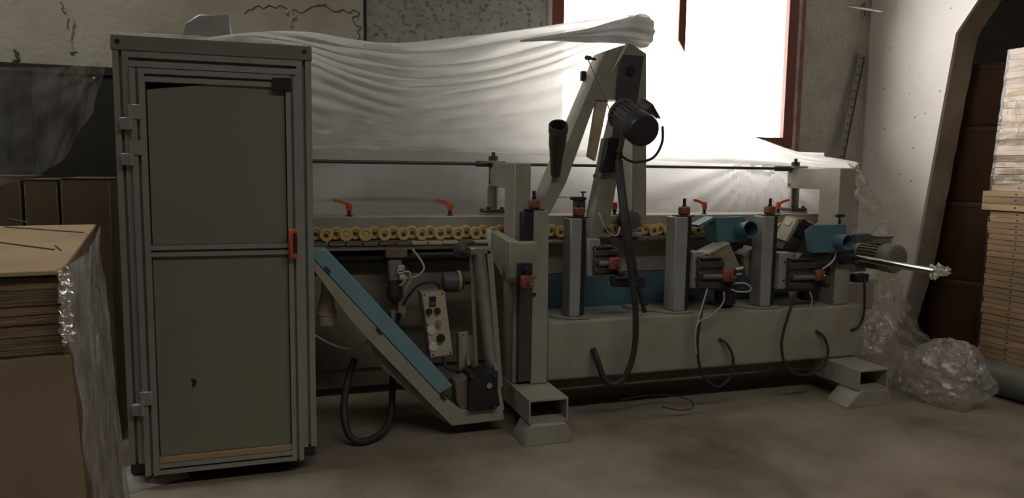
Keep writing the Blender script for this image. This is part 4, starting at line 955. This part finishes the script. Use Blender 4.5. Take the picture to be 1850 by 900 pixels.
MB().grid(wrapside, 50, 60).build('film_wrap', FILMS, cs_)
def wrapcorner(u, v):
    z = 1.272-0.17*v; p = o0-fd*(0.016+0.01*noise.noise(Vector((u*6, v*9, 1)))-0.05*(1-u)*(1 if u < .5 else 0))+sd*(-0.022+0.05*u)
    p = o0 - fd*(0.02*u+0.012*noise.noise(Vector((u*5, v*14, 1)))) + sd*(-0.03+0.04*u+0.008*noise.noise(Vector((u*7, v*12, 8))))
    return Vector((p.x, p.y, z))
MB().grid(wrapcorner, 10, 30).build('film_corner', film('shiny_film', 0.25, gloss=0.5, streak=25, grough=0.08), cs_, smooth=False)
q = at(128, 592, X=c0.x+0.05)
sd_o = o0-fd*0.055; 
pc = sd_o+sd*0.14
MB().obox(Vector((pc.x+0.004, pc.y, 1.05)), sd, fd, (0, 0, 1), 0.035, 0.001, 0.03).build('label_sticker', GREYP, cs_)

# ================================================================== BACKGROUND LEFT: dark crate and cartons under film
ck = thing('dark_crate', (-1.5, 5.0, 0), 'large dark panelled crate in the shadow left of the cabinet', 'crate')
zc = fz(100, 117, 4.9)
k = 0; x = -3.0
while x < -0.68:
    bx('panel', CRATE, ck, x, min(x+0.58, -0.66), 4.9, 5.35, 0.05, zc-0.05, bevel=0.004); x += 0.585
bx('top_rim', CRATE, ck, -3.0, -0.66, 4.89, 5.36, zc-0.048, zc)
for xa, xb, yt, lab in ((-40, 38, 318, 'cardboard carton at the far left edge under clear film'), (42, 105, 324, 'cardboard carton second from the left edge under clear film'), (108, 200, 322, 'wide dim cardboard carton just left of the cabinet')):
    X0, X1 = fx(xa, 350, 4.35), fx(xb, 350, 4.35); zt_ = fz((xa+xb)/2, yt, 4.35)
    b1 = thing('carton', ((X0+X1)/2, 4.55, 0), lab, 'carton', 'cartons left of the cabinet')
    bx('carton_body', DIMC, b1, X0+.003, X1-.003, 4.35, 4.80, 0.0, zt_-.004, bevel=0.006)
    bx('carton_lid', DIMC, b1, X0+.001, X1-.001, 4.348, 4.802, zt_-.003, zt_, bevel=0.001)

# ================================================================== RIGHT: boards, drums, pipe, corner bits
XW = 5.07
ws = thing('board_stack', (5.6, 3.6, 0), 'tall film-wrapped stack of pale wooden boards on a dark pallet', 'board stack')
bx('pallet', PALLET, ws, XW-0.01, XW+1.0, 3.0, 4.10, 0.03, 0.115)
for y in (3.05, 3.5, 3.95): bx('pallet_foot', PALLET, ws, XW+0.05, XW+0.9, y, y+0.12, 0.0, 0.029)
z = 0.118; ztop = at(1825, 95, X=XW).z
zl0, zl1 = at(1790, 390, X=XW).z, at(1790, 345, X=XW).z
holes = MB()
while z < ztop:
    t = random.choice((0.036, 0.042, 0.05))
    out = 0.03 if zl0 < z < zl1 else random.uniform(-0.004, 0.007)
    back = 4.13 if zl0 < z < zl1 else 4.085+random.uniform(-.008, .008)-0.055*max(0, (z-1.3))
    bx('board', WOOD, ws, XW-out, XW+0.95, 3.0, back, z, z+t-0.0035, bevel=0.002)
    if z < zl1+.05: holes.cyl((XW-out+.001, 3.87, z+t/2), (XW-out-.002, 3.87, z+t/2), 0.007, n=8)
    z += t
holes.build('nail_marks', BLACK, ws)['kind'] = 'stuff'
def wrapw(u, v):
    z = zl1-0.02+(ztop-zl1+0.04)*v; y = 3.0+1.12*u
    y = min(y, 4.10-0.055*max(0, z-1.3)); 
    return Vector((XW-0.014+0.009*noise.noise(Vector((y*5, z*16, 0)))+0.005*noise.noise(Vector((y*14, z*40, 4))), y, z))
MB().grid(wrapw, 40, 60).build('film_wrap', FILMW, ws)
def wrapw2(u, v):
    z = 0.10+(zl0-0.10)*v; y = 3.0+1.09*u
    return Vector((XW-0.014+0.006*noise.noise(Vector((y*5, z*30, 0))), y, z))
MB().grid(wrapw2, 30, 60).build('film_wrap', film('thin_wrap', 0.03, gloss=0.05, streak=10, var=0.03, grough=0.2), ws)
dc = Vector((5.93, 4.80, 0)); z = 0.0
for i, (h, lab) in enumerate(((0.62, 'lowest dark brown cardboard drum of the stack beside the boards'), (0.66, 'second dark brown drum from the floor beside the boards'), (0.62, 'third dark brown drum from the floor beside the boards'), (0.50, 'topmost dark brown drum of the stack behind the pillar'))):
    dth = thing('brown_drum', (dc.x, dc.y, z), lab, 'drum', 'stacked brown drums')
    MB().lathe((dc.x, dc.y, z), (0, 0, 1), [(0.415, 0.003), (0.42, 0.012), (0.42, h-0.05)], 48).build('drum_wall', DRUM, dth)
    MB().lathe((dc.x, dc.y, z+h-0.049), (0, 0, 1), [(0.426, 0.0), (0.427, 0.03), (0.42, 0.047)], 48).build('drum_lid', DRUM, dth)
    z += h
pp = thing('lying_pipe', (4.78, 3.3, 0), 'grey-green pipe lying on the floor at the right edge', 'pipe')
MB().cyl((4.72, 3.74, 0.115), (4.86, 2.6, 0.115), 0.11, n=28).build('pipe', GREYPIPE, pp)
MB().lathe((4.72, 3.74, 0.115), (-.14, 1.14, 0), [(0.112, -0.06), (0.1145, -0.058), (0.1145, -0.012), (0.105, 0.012), (0.04, 0.014)], 28).build('pipe_cap', GREYPIPE, pp)
ps = thing('perforated_strip', at(1513, 300, 5.42), 'rusty perforated steel strip leaning in the corner right of the window', 'metal strip')
a, b = at(1511, 320, 5.40), at(1556, 98, 5.46); dx_ = (b-a).normalized()
MB().obox((a+b)/2, dx_, (0, 1, 0), dx_.cross(Vector((0, 1, 0))), (b-a).length/2, 0.004, 0.026).build('strip', PAINTD, ps)
m = MB()
for k in range(15):
    p = a+(b-a)*((k+.5)/15); m.cyl(p+Vector((0, -.003, 0)), p+Vector((0, -.0065, 0)), 0.010, n=8)
m.build('hole', BLACK, ps)
MB().obox((a+b)/2+dx_.cross(Vector((0, 1, 0)))*-0.045+Vector((0, .02, 0)), dx_, (0, 1, 0), dx_.cross(Vector((0, 1, 0))), (b-a).length/2*.98, 0.02, 0.006).build('flange', STEEL, ps)
a, b = at(1530, 11, 5.38), at(1594, 21, 5.12)
cp = thing('corner_pipe', a, 'short pale pipe bridging the corner high right of the window', 'pipe')
MB().cyl(a, b, 0.013).build('pipe', GALV, cp)
MB().cyl(at(1560, 5, 5.30), at(1562, 30, 5.30), 0.02).build('clip', STEEL, cp)
